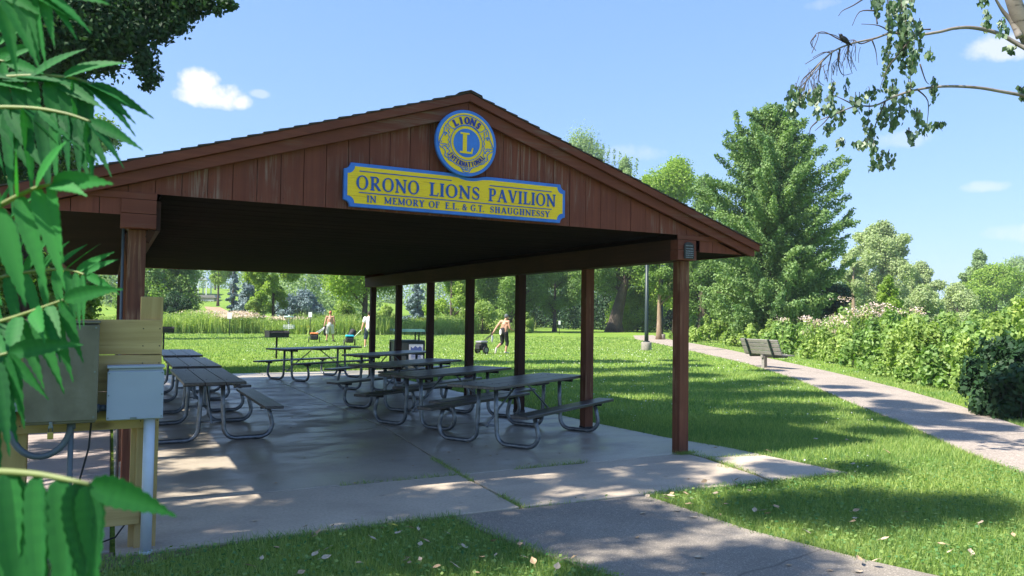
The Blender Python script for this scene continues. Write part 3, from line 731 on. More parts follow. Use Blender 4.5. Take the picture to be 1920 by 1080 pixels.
# ================================================================== utility rack at the left
rk = thing('board_rack', 'rack of new yellow lumber boards on posts carrying the electrical boxes', 'rack', (-3.35, -1.33, -.02))
for (x0, x1, z0, z1) in ((-4.35, -2.868, 1.342, 1.581), (-4.35, -2.868, 1.09, 1.337), (-4.35, -2.875, .83, 1.086), (-4.35, -2.98, .17, .335)):
    MB().box(x0, x1, -1.37, -1.333, z0, z1).build('board', MATS['lumber'], rk, .003, world=True)
for (x0, x1, y0, y1, zt) in ((-3.01, -2.866, -1.331, -1.29, 1.744), (-3.045, -2.905, -1.2895, -1.20, 1.30), (-3.82, -3.66, -1.331, -1.24, 1.30)):
    MB().box(x0, x1, y0, y1, -.05 if zt < 1.5 else 1.0, zt).build('post', MATS['lumber_z'], rk, .003, world=True)
MB().box(-3.01, -2.872, -1.331, -1.2905, -.04, .999).build('post', MATS['lumber_z'], rk, .003, world=True)
sc_ = MB()
for x in (-2.885, -2.99, -3.70, -3.80):
    for z in (1.40, 1.52, 1.15, 1.28, .88, 1.04): sc_.tube([(x, -1.369, z), (x, -1.3715, z)], .0045, 8)
sc_.build('screws', MATS['black'], rk, world=True)
bb = thing('electrical_cabinet', 'large stained brown metal electrical cabinet with a padlock on the board rack', 'electrical box', (-3.46, -1.375, .90))
MB().box(-3.668, -3.264, -1.555, -1.374, .906, 1.555).build('body', MATS['boxbrown'], bb, .006, world=True)
MB().box(-3.676, -3.256, -1.572, -1.5565, .925, 1.548).build('door', MATS['boxbrown'], bb, .004, world=True)
MB().box(-3.68, -3.252, -1.58, -1.374, 1.557, 1.572).build('drip_cap', MATS['boxbrown'], bb, .003, world=True)
MB().box(-3.525, -3.505, -1.582, -1.56, .885, .925).build('hasp', MATS['galv'], bb, .002, world=True)
sc_ = MB()
for x in (-3.655, -3.277):
    for z in (.945, 1.24, 1.53): sc_.tube([(x, -1.572, z), (x, -1.576, z)], .006, 8)
sc_.build('screws', MATS['galv'], bb, world=True)
MB().box(-3.50, -3.46, -1.5745, -1.5725, 1.36, 1.385).build('blank_plate', MATS['galv'], bb, world=True)
pk = thing('padlock', 'small brass padlock hanging under the brown electrical cabinet', 'padlock', (-3.515, -1.57, .82))
MB().box(-3.532, -3.498, -1.579, -1.563, .815, .862).build('lock_body', MATS['brass'], pk, .004, world=True)
MB().tube([(-3.526, -1.571, .862), (-3.526, -1.571, .893)] + [(-3.515-.011*math.cos(R(a)), -1.571, .893+.012*math.sin(R(a))) for a in range(20, 180, 20)] + [(-3.504, -1.571, .893), (-3.504, -1.571, .862)], .0035, 8).build('shackle', MATS['galv'], pk, world=True)
gb = thing('junction_box', 'light grey square box on the board rack above the white pipe', 'electrical box', (-3.03, -1.375, .905))
MB().box(-3.197, -2.862, -1.49, -1.374, .905, 1.255).build('body', MATS['greybox'], gb, .006, world=True)
MB().box(-3.203, -2.857, -1.506, -1.4915, .91, 1.235).build('cover', MATS['greybox'], gb, .004, world=True)
MB().box(-3.206, -2.854, -1.512, -1.374, 1.256, 1.272).build('lid_flange', MATS['greybox'], gb, .003, world=True)
MB().box(-3.06, -3.02, -1.513, -1.507, .913, .925).build('latch', MATS['galv'], gb, world=True)
sc_ = MB()
for x in (-3.192, -2.868):
    for z in (.925, 1.075, 1.222): sc_.tube([(x, -1.506, z), (x, -1.509, z)], .005, 8)
sc_.build('screws', MATS['galv'], gb, world=True)
sb = thing('meter_box', 'narrow grey electrical box left of the brown cabinet, behind sumac leaves', 'electrical box', (-3.74, -1.375, .99))
MB().box(-3.80, -3.69, -1.48, -1.374, .997, 1.285).build('body', MATS['greybox'], sb, .005, world=True)
MB().box(-3.806, -3.684, -1.496, -1.4815, .99, 1.293).build('cover', MATS['greybox'], sb, .004, world=True)
nb = thing('pipe_coupling', 'small dark conduit coupling between the brown cabinet and the grey junction box', 'coupling', (-3.23, -1.40, 1.0))
MB().tube([(-3.262, -1.42, .985), (-3.245, -1.42, .985)], .03, 12).tube([(-3.246, -1.42, .985), (-3.199, -1.42, .985)], .022, 12).build('sleeve', MATS['conduit'], nb, world=True)
pv = thing('drain_pipe', 'white grey plastic pipe running from the junction box down into the ground', 'pipe', (-2.94, -1.43, 0))
MB().tube([(-2.937, -1.435, -.06), (-2.937, -1.435, .904)], .036, 20).build('pipe', MATS['pvc'], pv, world=True)
MB().tube([(-2.937, -1.435, -.05), (-2.937, -1.435, .0)], .043, 20).build('collar', MATS['pvc'], pv, world=True)
cv = thing('vertical_conduit', 'thin straight dark conduit dropping from the brown cabinet to the ground', 'conduit', (-3.4, -1.44, 0))
MB().tube([(-3.405, -1.45, -.06), (-3.405, -1.45, .904)], .017, 12).build('tube', MATS['conduit'], cv, world=True)
MB().tube([(-3.405, -1.45, .86), (-3.405, -1.45, .904)], .026, 12).build('fitting', MATS['conduit'], cv, world=True)
cp = [(-3.745, -1.43, .99), (-3.745, -1.44, .92)] + [(-3.575-.17*math.cos(R(a)), -1.455, .90-.21*math.sin(R(a))) for a in range(8, 172, 12)] + [(-3.408, -1.46, .90)]
fc = thing('flexible_conduit', 'dark flexible conduit hanging in a loop from the meter box to the brown cabinet', 'conduit', (-3.575, -1.455, .69))
MB().tube(cp, .021, 12).build('hose', MATS['conduit'], fc, world=True)
for p_ in ((cp[0], (-3.745, -1.435, .935)),): MB().tube(p_, .028, 12).build('fitting', MATS['conduit'], fc, world=True)
wr = thing('loose_cable', 'thin black cable dangling behind the board rack down to the ground', 'cable', (-3.3, -1.38, 0))
MB().tube([(-3.29, -1.40, .905), (-3.30, -1.40, .72), (-3.345, -1.39, .52), (-3.36, -1.36, .38), (-3.34, -1.30, .2), (-3.30, -1.22, .05), (-3.22, -1.15, .008), (-3.12, -1.05, .012), (-3.02, -.95, .13)], .006, 8).build('cable', MATS['rubber'], wr, world=True)

# ================================================================== park bench, lamps, grills, bin, disc basket, sign plates
b0 = gp(1433, 690, -.02); a = math.atan2(-(fl[6][0]-fl[5][0]), (fl[6][1]-fl[5][1]))
bn = thing('park_bench', 'weathered grey wooden bench on a single post facing the far path', 'bench', b0)
ax = np.array([-.55, -.83, 0]) ; ax = np.array([-.07, -.998, 0])   # along the seat
fx = np.array([.998, -.07, 0])                                     # towards the path
def bp(a_, f_, z): return tuple(ax*a_+fx*f_+np.array([0, 0, z]))
MB().bar((0, 0, -.1), (0, 0, .40), .13, .13, up=tuple(fx)).build('post', MATS['benchwood'], bn, .006)
MB().bar(bp(0, -.12, .40), bp(0, .45, .40), .10, .10).build('support_arm', MATS['benchwood'], bn, .004)
for s in (-.55, .55):
    MB().bar(bp(s, -.12, .40), bp(s, .48, .40), .06, .06).build('seat_bracket', MATS['lampgreen'], bn)
    MB().bar(bp(s, -.10, .38), bp(s, -.34, .98), .05, .05, up=tuple(ax)).build('back_bracket', MATS['lampgreen'], bn)
for k in range(4): MB().bar(bp(-.9, .02+k*.13, .455), bp(.9, .02+k*.13, .455), .115, .04).build('seat_slat', MATS['benchwood'], bn, .005)
for k in range(4):
    f_, z = -.10-.052*k, .53+.128*k
    MB().bar(bp(-.9, f_+.02, z), bp(.9, f_+.02, z), .04, .115, up=(-.37*fx[0], -.37*fx[1], .93)).build('back_slat', MATS['benchwood'], bn, .005)
tag(bpy.data.objects['park_bench'])
def lamp(px, py, rad, h, label):
    p0 = gp(px, py, -.03); t = thing('lamp_post', label, 'lamp post', p0, group='lamp posts by the far path')
    MB().tube([(0, 0, 0), (0, 0, .42)], .26, 18).build('concrete_base', MATS['concrete_light'], t, .02)
    MB().tube([(0, 0, .42), (0, 0, .47)], .17, 16).build('base_plate', MATS['lampgreen'], t)
    MB().tube([(0, 0, .46), (0, 0, 1.0), (0, 0, h)], [rad, rad*.95, rad*.75], 14).build('pole', MATS['lampgreen'], t)
    MB().tube([(0, 0, h), (0, 0, h+.1), (0, 0, h+.55), (0, 0, h+.6)], [.08, .14, .24, .1], 14).build('lantern', MATS['white'], t)
    return t
lamp(1212, 657, .105, 5.2, 'nearer dark lamp post on a round concrete base on the lawn by the path')
lamp(1241, 637, .09, 5.0, 'farther dark lamp post just right of the pale trunked tree')
def grill(p, rz, label):
    t = thing('park_grill', label, 'grill', p, rz, 'pedestal grills on the lawn')
    MB().tube([(0, 0, -.1), (0, 0, .76)], .035, 12).build('pedestal', MATS['black'], t)
    m_ = MB(); w, d = .36, .24
    m_.box(-w, w, -d, d, .76, .775); m_.box(-w, w, d-.01, d, .775, 1.0); m_.box(-w, -w+.01, -d, d-.01, .775, 1.0); m_.box(w-.01, w, -d, d-.01, .775, 1.0); m_.box(-w+.01, w-.01, -d, -d+.01, .775, .93)
    m_.build('firebox', MATS['black'], t, .003)
    gt = MB()
    for k in range(15): x = -w+.04+k*.046; gt.tube([(x, -d-.02, .945), (x, d-.012, .945)], .006, 6)
    gt.tube([(w-.05, -d-.02, .945), (w+.12, -d-.06, .95)], .009, 6); gt.build('grate', MATS['black'], t)
    return t
g0 = grill(gp(518, 672, -.02), R(10), 'black pedestal grill on the lawn beyond the farthest picnic table')
g1 = copy_tree(g0, None, 'black pedestal grill partly hidden behind the right end of the board rack'); g1.location = gp(306, 658, -.02); g1.rotation_euler.z = R(5)
bt = thing('litter_bin', 'dark panelled litter bin with a raised lid roof and a paper notice on it', 'bin', (4.62, 14.3, 0), R(-8))
m_ = MB(); m_.box(-.42, .42, -.34, .34, .02, .80); m_.build('body', plain('bin panel', (.11, .12, .10), .7, 0, .2, 8), bt, .01)
m_ = MB()
for x in (-.43, .43):
    for y in (-.35, .35): m_.box(x-.03, x+.03, y-.03, y+.03, 0, .86)
m_.box(-.45, .45, -.37, .37, .80, .87); m_.build('frame', MATS['lampgreen'], bt, .005)
for x in (-.30, .30):
    for y in (-.25, .25): MB().box(x-.02, x+.02, y-.02, y+.02, .87, 1.12).build('lid_post', MATS['lampgreen'], bt)
MB().prism([(-.42, 1.12), (.42, 1.12), (.30, 1.19), (-.30, 1.19)], lambda a_, b_, d: (d, a_, b_), -.46, .46).build('lid', plain('green lid', (.03, .09, .07), .5), bt, .006, fix=True)
MB().box(-.02, .40, -.383, -.379, .30, .76).build('notice', MATS['white'], bt)
m_ = MB(); m_.prism([(.03, .53), (.36, .53), (.36, .66), (.30, .70), (.24, .65), (.17, .71), (.10, .64), (.03, .69)], lambda a_, b_, d: (a_, d, b_), -.386, -.3835)
for k in range(4): m_.box(.04, .35-.03*(k % 2), -.386, -.3835, .35+k*.04, .365+k*.04)
m_.build('notice_print', plain('notice blue', (.10, .14, .36), .7), bt, fix=True)

dg = thing('disc_golf_basket', 'galvanized disc golf basket with hanging chains at the meadow edge', 'disc golf basket', gp(541, 633, -.03))
MB().tube([(0, 0, 0), (0, 0, 1.5)], .03, 10).build('pole', MATS['white'], dg)
ck = MB()
for z in (.62, .72, .82): ck.tube([(.36*math.cos(R(a_)), .36*math.sin(R(a_)), z) for a_ in range(0, 361, 15)], .014, 6, False)
for a_ in range(0, 360, 20): ck.tube([(.36*math.cos(R(a_)), .36*math.sin(R(a_)), .82), (.36*math.cos(R(a_)), .36*math.sin(R(a_)), .62), (0, 0, .58)], .009, 5, False)
ck.build('basket', MATS['white'], dg)
ch = MB()
for a_ in range(0, 360, 24): ch.tube([(.28*math.cos(R(a_)), .28*math.sin(R(a_)), 1.35), (.17*math.cos(R(a_)), .17*math.sin(R(a_)), 1.08), (.05*math.cos(R(a_)), .05*math.sin(R(a_)), .9)], .010, 5, False)
ch.build('chains', MATS['galv'], dg)
MB().tube([(0, 0, 1.33), (0, 0, 1.42)], .30, 20).build('top_band', plain('pale green band', (.35, .55, .5), .5), dg)
def plate(px, py, Z, w, h, pole, label):
    p0 = at(px, py, Z); t = thing('marker_sign', label, 'sign', (p0[0], p0[1], -.03), R(-27), 'small white marker signs at the meadow')
    z = p0[2]+.03
    MB().tube([(0, 0, 0), (0, 0, z+h/2)], .03, 8).build('post', MATS['lampgreen'], t)
    MB().box(-w/2, w/2, -.055, -.032, z-h/2, z+h/2).build('plate', MATS['white'], t, .004)
plate(431, 592, 52, .30, .42, 1, 'white blank plate on a thin dark post before the pink flowers at left')
plate(582, 590, 54, .26, .36, 1, 'small grey white plate on a post left of the shirtless man with the orange cart')
plate(1347/1.0-298, 605, 70, .2, .35, 1, 'narrow white tag on a post before the dark undergrowth')
# ---- hillside shelter and deck house
hc = at(368, 552, 150); hz0 = float(hill_z(hc[0], hc[1]))-.15
st = thing('hillside_shelter', 'open shelter with a flat pale roof on the wooded hillside', 'shelter', (hc[0], hc[1], 4.6), R(-20))
MB().prism([(-2.6, 3.0), (2.6, 3.0), (2.2, 3.6), (-2.2, 3.6)], lambda a_, b_, d: (a_, d, b_), -2, 2).build('roof', plain('pale roof', (.50, .53, .55), .7), st, .02, fix=True)
for x in (-2.3, -.8, .8, 2.3):
    for y in (-1.8, 1.8): MB().box(x-.1, x+.1, y-.1, y+.1, -3.5, 3.0).build('post', MATS['white'], st)
MB().box(-2.5, 2.5, -1.9, 1.9, -.2, 0).build('deck', MATS['concrete_light'], st)
hc2 = at(388, 560, 138)
dh = thing('hillside_house', 'low pale house with a railed deck below the hillside shelter', 'house', (hc2[0], hc2[1], 2.6), R(-20))
MB().box(-2.9, 1.6, -1.5, 2, -2, 1.4).build('wall', plain('pale siding', (.45, .40, .38), .8), dh)
MB().prism([(-3.2, 1.4), (2.0, 1.4), (1.7, 1.9), (-2.9, 1.9)], lambda a_, b_, d: (a_, d, b_), -1.8, 2.2).build('roof', plain('house roof', (.30, .28, .27), .8), dh, fix=True)
for x in (-2.2, -.9, .5): 
    f = MB().box(x-.35, x+.35, -1.56, -1.505, .1, 1.0).build('window', MATS['white'], dh)
    MB().box(x-.27, x+.27, -1.58, -1.5605, .18, .92).build('pane', MATS['black'], f)
rl_ = MB()
for k in range(16): x = -4.6+k*.42; rl_.box(x-.04, x+.04, -2.6, -2.52, -.2, .9)
rl_.box(-4.7, 1.9, -2.62, -2.5, .9, 1.0); rl_.build('railing', MATS['white'], dh)
MB().box(-4.7, 1.9, -2.6, -1.51, -.4, -.2).build('deck', MATS['concrete_light'], dh)
# brown track down the hill
tp = MB(); a_ = [at(398, 570, 125), at(415, 578, 112), at(440, 590, 98)]
tv = []
for i_, p_ in enumerate(a_):
    for s in (-1, 1):
        q_ = np.array(p_)+RT*s*(1.3+.5*i_); tv.append((q_[0], q_[1], float(hill_z(q_[0], q_[1]))-.10))
tp.add(tv, [(0, 1, 3, 2), (2, 3, 5, 4)]); tag(tp.build('dirt_track', MATS['hillpath']), kind='structure')

# ================================================================== people
def seg_body(mb, chain, n=12):
    P = [c[:3] for c in chain]; r = [c[3] for c in chain]
    # rounded, evenly resampled tapered limb
    Q = []; rr = []
    for i in range(len(P)-1):
        for k in range(4):
            t_ = k/4; Q.append(np.array(P[i])*(1-t_)+np.array(P[i+1])*t_); rr.append(r[i]*(1-t_)+r[i+1]*t_)
    Q.append(np.array(P[-1])); rr.append(r[-1]); mb.tube(Q, rr, n)
    mb.ell(P[0], (r[0],)*3, 10, 6); mb.ell(P[-1], (r[-1],)*3, 10, 6)
def remesh(o, vox, sm=6):
    a = o.modifiers.new('remesh', 'REMESH'); a.mode = 'VOXEL'; a.voxel_size = vox; a.use_smooth_shade = True
    b = o.modifiers.new('smooth', 'SMOOTH'); b.factor = .5; b.iterations = sm
def hand(mb, w, d, side, curl=.5):
    """palm, four fingers and a thumb, from the wrist w along direction d, palm turned by side vector"""
    w = np.array(w, float); d = unit(np.array(d, float)); s = np.array(side, float); s -= d*(s@d); s = unit(s); nrm = np.cross(d, s)
    c = w+d*.055
    T = np.stack([s*.040, nrm*.016, d*.055], 1); mb.ell(c, (1, 1, 1), 10, 6, T)
    for k, L in enumerate((.068, .078, .072, .056)):
        b = w+d*.095+s*(-.030+.020*k); m1 = b+d*L*.45+nrm*.01*curl*2; m2 = m1+(d*math.cos(curl*1.6)+nrm*math.sin(curl*1.6))*L*.35; m3 = m2+(d*math.cos(curl*3)+nrm*math.sin(curl*3))*L*.3
        seg_body(mb, [(*b, .0095), (*m1, .009), (*m2, .0085), (*m3, .0075)], 7)
    b = w+d*.035-s*.036; seg_body(mb, [(*b, .012), (*(b-s*.025+d*.03+nrm*.01), .011), (*(b-s*.03+d*.058+nrm*.022), .009)], 7)
def person(label, loc, rz, J, skin, hair, cap=None):
    """J: joints in local metres, x right, y forward, z up"""
    t = thing('person', label, 'person', loc, rz)
    mb = MB(); pe, ch_, nk, hd = J['pelvis'], J['chest'], J['neck'], J['head']
    seg_body(mb, [(*pe, .135), (*(np.array(pe)*.5+np.array(ch_)*.5), .125), (*ch_, .145), (*(np.array(nk)-np.array([0, 0, .05])), .085), (*nk, .058), (*(np.array(hd)-np.array([0, 0, .06])), .058)], 16)
    r_ = unit(np.array(J['shr'], float)-np.array(J['shl'], float))
    seg_body(mb, [(*J['shl'], .062), (*(np.array(ch_)+np.array([0, 0, .10])), .085), (*J['shr'], .062)], 12)
    for s in (-1, 1): seg_body(mb, [(*(np.array(pe)+r_*s*.07), .11), (*(np.array(ch_)+r_*s*.085-np.array([0, 0, .05])), .105)], 12)
    h = np.array(hd, float); f = np.array(J.get('face', (0, 1, 0)), float); f = unit(f); rt = unit(np.cross(f, [0, 0, 1.]))
    T = np.stack([rt*.078, f*.095, np.array([0, 0, .115])], 1); mb.ell(h, (1, 1, 1), 16, 12, T)
    mb.ell(h-np.array([0, 0, .075])+f*.045, (.048, .048, .045), 12, 8)                    # jaw
    mb.ell(h+f*.098-np.array([0, 0, .018]), (.015, .018, .022), 8, 6)                      # nose
    mb.ell(h+f*.088-np.array([0, 0, .058]), (.024, .014, .008), 8, 6)                      # lips
    for s in (-1, 1):
        mb.ell(h+rt*s*.08-np.array([0, 0, .01]), (.012, .02, .03), 8, 6)                   # ears
    for a, b, c, d in (('shl', 'ell', 'wrl', 'hdl'), ('shr', 'elr', 'wrr', 'hdr')):
        seg_body(mb, [(*J[a], .058), (*(np.array(J[a])*.6+np.array(J[b])*.4), .052), (*J[b], .040), (*(np.array(J[b])*.6+np.array(J[c])*.4), .041), (*J[c], .027)], 12)
        hand(mb, J[c], np.array(J[d], float), (0, 1, 0) if abs(J[d][1]) < .8 else (1, 0, 0), J.get('curl', .5))
    for hp, kn, an, to in (('hpl', 'knl', 'anl', 'tol'), ('hpr', 'knr', 'anr', 'tor')):
        k_ = np.array(J[kn], float); a_ = np.array(J[an], float)
        seg_body(mb, [(*J[hp], .092), (*(np.array(J[hp])*.5+k_*.5), .078), (*k_, .056), (*(k_*.65+a_*.35), .058), (*a_, .036)], 14)
        seg_body(mb, [(*a_, .036), (*J[to], .03)], 8)
    o = mb.build('body', skin, t, fix=False); remesh(o, .0075, 4)
    if not cap or 1:
        hm = MB(); T = np.stack([rt*.086, f*.100, np.array([0, 0, .115])], 1); hm.ell(h-f*.012+np.array([0, 0, .018]), (1, 1, 1), 16, 12, T)
        ho = hm.build('hair' if not cap else 'cap', hair if not cap else cap, t)
        ho.scale = (1, 1, 1)
        # only the top and back: cut the face side
        import bmesh
        b = bmesh.new(); b.from_mesh(ho.data)
        cut = h+f*.052+np.array([0, 0, .0])
        bmesh.ops.bisect_plane(b, geom=b.verts[:]+b.edges[:]+b.faces[:], plane_co=cut, plane_no=tuple(f*.8-np.array([0, 0, .6])), clear_outer=True)
        bmesh.ops.bisect_plane(b, geom=b.verts[:]+b.edges[:]+b.faces[:], plane_co=h-np.array([0, 0, .05]), plane_no=(0, 0, -1), clear_outer=True)
        b.to_mesh(ho.data); b.free(); so_ = ho.modifiers.new('thick', 'SOLIDIFY'); so_.thickness = .006
    for s in (-1, 1): 
        MB().ell(h+f*.086+rt*s*.032+np.array([0, 0, .008]), (.009, .009, .007), 8, 6).build('eye', MATS['hair'], t)
    return t
def garment(t, name, chains, mat, vox=.009):
    mb = MB()
    for c in chains: seg_body(mb, c, 16)
    o = mb.build(name, mat, t); remesh(o, vox, 5); return o
def shoes(t, J, mat):
    for an, to in (('anl', 'tol'), ('anr', 'tor')):
        a_ = np.array(J[an], float); b_ = np.array(J[to], float); d = unit(b_-a_)
        mb = MB(); seg_body(mb, [(*(a_-d*.05-np.array([0, 0, .035])), .042), (*(a_*.5+b_*.5-np.array([0, 0, .01])), .046), (*(b_+d*.03), .040)], 10)
        o = mb.build('shoe', mat, t); remesh(o, .01, 3)
def legs_std(J, s=.10, l=(0, 0), r=(0, 0)):
    return J
M_shorts = plain('pale grey shorts', (.52, .52, .50), .85, 0, .12, 12, .3); M_navy = plain('navy shorts', (.035, .05, .09), .85, 0, .2, 10)
M_black = plain('black trousers', (.012, .012, .015), .8); M_white = plain('white shirt', (.74, .70, .70), .85, 0, .05, 8, .2)
M_shoe = plain('pale shoes', (.45, .42, .38), .7); M_shoed = plain('dark shoes', (.05, .045, .045), .7); M_cap = plain('grey cap', (.10, .11, .12), .8)
M_orange = plain('orange fabric', (.65, .20, .06), .8); M_turq = plain('turquoise fabric', (.01, .42, .60), .7); M_bagb = plain('black bag fabric', (.015, .015, .018), .75)
M_redcap = plain('rust cap', (.42, .15, .09), .8)

# man pulling the orange cart, seen from behind
J1 = dict(pelvis=(0, 0, .98), chest=(0, .02, 1.30), neck=(0, .02, 1.50), head=(0.01, .05, 1.655), face=(.1, 1, 0),
          shl=(-.19, .01, 1.44), shr=(.19, .01, 1.44), ell=(-.26, -.05, 1.17), wrl=(-.31, -.12, .93), hdl=(-.1, -.15, -1), elr=(.25, .0, 1.16), wrr=(.26, .08, .92), hdr=(0, .15, -1),
          hpl=(-.10, 0, .93), knl=(-.15, .04, .50), anl=(-.17, -.02, .09), tol=(-.19, .13, .04), hpr=(.10, 0, .93), knr=(.15, .12, .52), anr=(.19, .10, .09), tor=(.26, .22, .04))
p1 = gp(618, 641, -.03); dirc = R(-22)
P1 = person('shirtless person in pale grey shorts and rust cap walking away, pulling the orange topped cart', p1, dirc, J1, MATS['skin'], MATS['hair_red'], M_redcap)
garment(P1, 'shorts', [[(0, 0, 1.05, .142), (0, 0, .94, .15)], [(-.10, 0, .93, .115), (-.15, .04, .50, .098)], [(.10, 0, .93, .115), (.15, .11, .52, .098)]], M_shorts)
shoes(P1, J1, M_shoed)
tw = MB(); tw.prism([(-.05, -.5), (.06, -.52), (.08, -.2), (.05, .06), (-.06, .06), (-.08, -.25)], lambda a, b, d: (a, d, b), -.035, .035)
tb_ = tw.build('towel', M_bagb, None, .02, fix=True); q_ = p1+np.array([math.cos(dirc), math.sin(dirc), 0])*-.27+np.array([0, 0, .86]); tb_.location = q_; tag(tb_, 'long dark towel hanging from the hand of the person with pale shorts', 'towel')
def cart(loc, rz, label, top, body, wide=.5):
    t = thing('golf_cart', label, 'pull cart', loc, rz, 'disc golf pull carts')
    for x in (-wide/2-.06, wide/2+.02):
        w = MB(); w.tube([(x, 0, .17), (x+.045, 0, .17)], .17, 20); o = w.build('wheel', MATS['rubber'], t)
        MB().tube([(x-.004, 0, .17), (x+.049, 0, .17)], .10, 16).build('rim', MATS['galv'], o)
    m_ = MB(); m_.box(-wide/2+.03, wide/2-.03, -.22, .20, .16, .46); m_.build('bag', body, t, .05)
    m_ = MB(); m_.box(-wide/2+.02, wide/2-.02, -.23, .21, .462, .56); m_.build('bag_lid', top, t, .045)
    MB().box(-wide/2+.07, wide/2-.07, -.28, -.222, .20, .40).build('pocket', body, t, .02)
    return t
CR = np.array([math.cos(dirc), math.sin(dirc), 0]); CF = np.array([-math.sin(dirc), math.cos(dirc), 0])
pc = gp(589, 642.5, -.03); c1 = cart(pc, R(-15), 'small orange topped cart pulled by the shirtless person in pale shorts', M_orange, M_bagb)
h1 = p1+CR*-.30+CF*-.12+np.array([0, 0, .86]); hb = MB()
for s in (-.10, .10): hb.tube([pc+RT*s*1.0+np.array([0, 0, .45]), pc*.15+h1*.85+RT*s*.5+np.array([0, 0, 0]), h1], .017, 8)
hb.build('handle', MATS['white'], c1, world=True)

# person mostly behind the far corner post, white shirt and navy shorts
J2 = dict(J1); J2 = {k: tuple(v) if hasattr(v, '__len__') else v for k, v in J1.items()}
J2.update(wrl=(-.33, -.10, .95), ell=(-.27, -.04, 1.17), anr=(.10, .22, .09), tor=(.11, .35, .06), knr=(.11, .22, .52))
p2 = gp(691, 652.5, -.03); d2 = R(-20)
P2_ = person('person in a white shirt and navy shorts half hidden behind the farthest right post', p2, d2, J2, MATS['skin2'], MATS['hair'])
garment(P2_, 'shirt', [[(0, 0, .93, .165), (0, 0, 1.12, .155), (0, .02, 1.30, .172), (0, .02, 1.42, .12)], [(-.19, .01, 1.43, .085), (-.235, -.02, 1.27, .078)], [(.19, .01, 1.43, .085), (.235, .0, 1.27, .078)], [(-.09, .01, 1.36, .12), (.09, .01, 1.36, .12)]], M_white)
garment(P2_, 'shorts', [[(0, 0, 1.0, .142), (0, 0, .92, .148)], [(-.10, 0, .92, .112), (-.15, .04, .47, .092)], [(.10, 0, .92, .112), (.11, .21, .47, .092)]], M_navy)
shoes(P2_, J2, M_shoe)
pc2 = gp(655, 648.5, -.03); c2 = cart(pc2, R(-10), 'cart with a black bag and turquoise cloth pulled by the white shirted person', M_turq, M_bagb, .45)
MB().tube([(.0, .0, .40), (.24, .1, .80)], .17, 12).build('upright_bag', M_bagb, c2, .03)
h2 = p2+np.array([math.cos(d2), math.sin(d2), 0])*-.34+np.array([0, 0, .88]); hb = MB()
hb.tube([pc2+RT*.22+np.array([0, 0, .42]), h2], .024, 8); hb.build('handle', MATS['white'], c2, world=True)

# runner-like figure in mid stride pulling the black cart
J3 = dict(pelvis=(0, 0, .95), chest=(-.0, .06, 1.26), neck=(.0, .09, 1.46), head=(.02, .15, 1.60), face=(.25, 1, -.1),
          shl=(-.21, .03, 1.40), shr=(.20, .09, 1.39), ell=(-.29, -.16, 1.14), wrl=(-.30, -.34, .92), hdl=(0, -.6, -.8), elr=(.27, .10, 1.10), wrr=(.22, .36, 1.02), hdr=(0, 1, .1),
          hpl=(-.10, -.02, .90), knl=(-.10, .02, .50), anl=(-.09, -.36, .24), tol=(-.09, -.40, .07), hpr=(.10, .02, .90), knr=(.10, .12, .49), anr=(.09, .04, .09), tor=(.09, .19, .04), curl=.6)
p3 = gp(944, 663.5, -.03); d3 = R(-72)
P3 = person('shirtless person in black knee trousers striding right and pulling a loaded black cart', p3, d3, J3, MATS['skin'], MATS['hair'], M_cap)
garment(P3, 'trousers', [[(0, 0, 1.03, .150), (0, 0, .92, .155)], [(-.10, -.02, .90, .112), (-.10, .02, .50, .078), (-.10, -.08, .42, .07)], [(.10, .02, .90, .112), (.10, .12, .49, .078), (.10, .10, .38, .072)]], M_black)
MB().ell((-.06, -.145, .93), (.07, .02, .13), 12, 8).build('white_patch', M_white, P3)
shoes(P3, J3, M_shoe)
f3 = np.array([-math.sin(d3), math.cos(d3), 0]); r3 = np.array([math.cos(d3), math.sin(d3), 0])
disc = MB().tube([(0, 0, -.01), (0, 0, .012)], .105, 24).build('flying_disc', M_white, None, .004); disc.location = p3+f3*.58+r3*.22+np.array([0, 0, 1.04]); disc.rotation_euler = (R(20), R(8), 0)
tag(disc, 'pale flying disc held out in front by the person in black trousers', 'disc')
pc3 = gp(903, 663.5, -.03); c3 = cart(pc3, R(-70), 'loaded black and grey cart with big wheels behind the fourth post', plain('grey bag top', (.22, .22, .25), .7), M_bagb, .42)
h3 = p3+f3*-.40+r3*-.30+np.array([0, 0, .86]); hb = MB()
for s in (-.07, .07): hb.tube([pc3+r3*s+np.array([0, 0, .45]), h3+r3*s*.4], .016, 8)
hb.build('handle', MATS['rubber'], c3, world=True)
wt_ = MB().ell((0, 0, -.22), (.05, .05, .16), 10, 8).build('bag_strap', M_white, None); wt_.name = 'white_cloth'; wt_.location = h3+np.array([0, 0, .0]); tag(wt_, 'white cloth dangling from the handle of the loaded black cart', 'cloth')

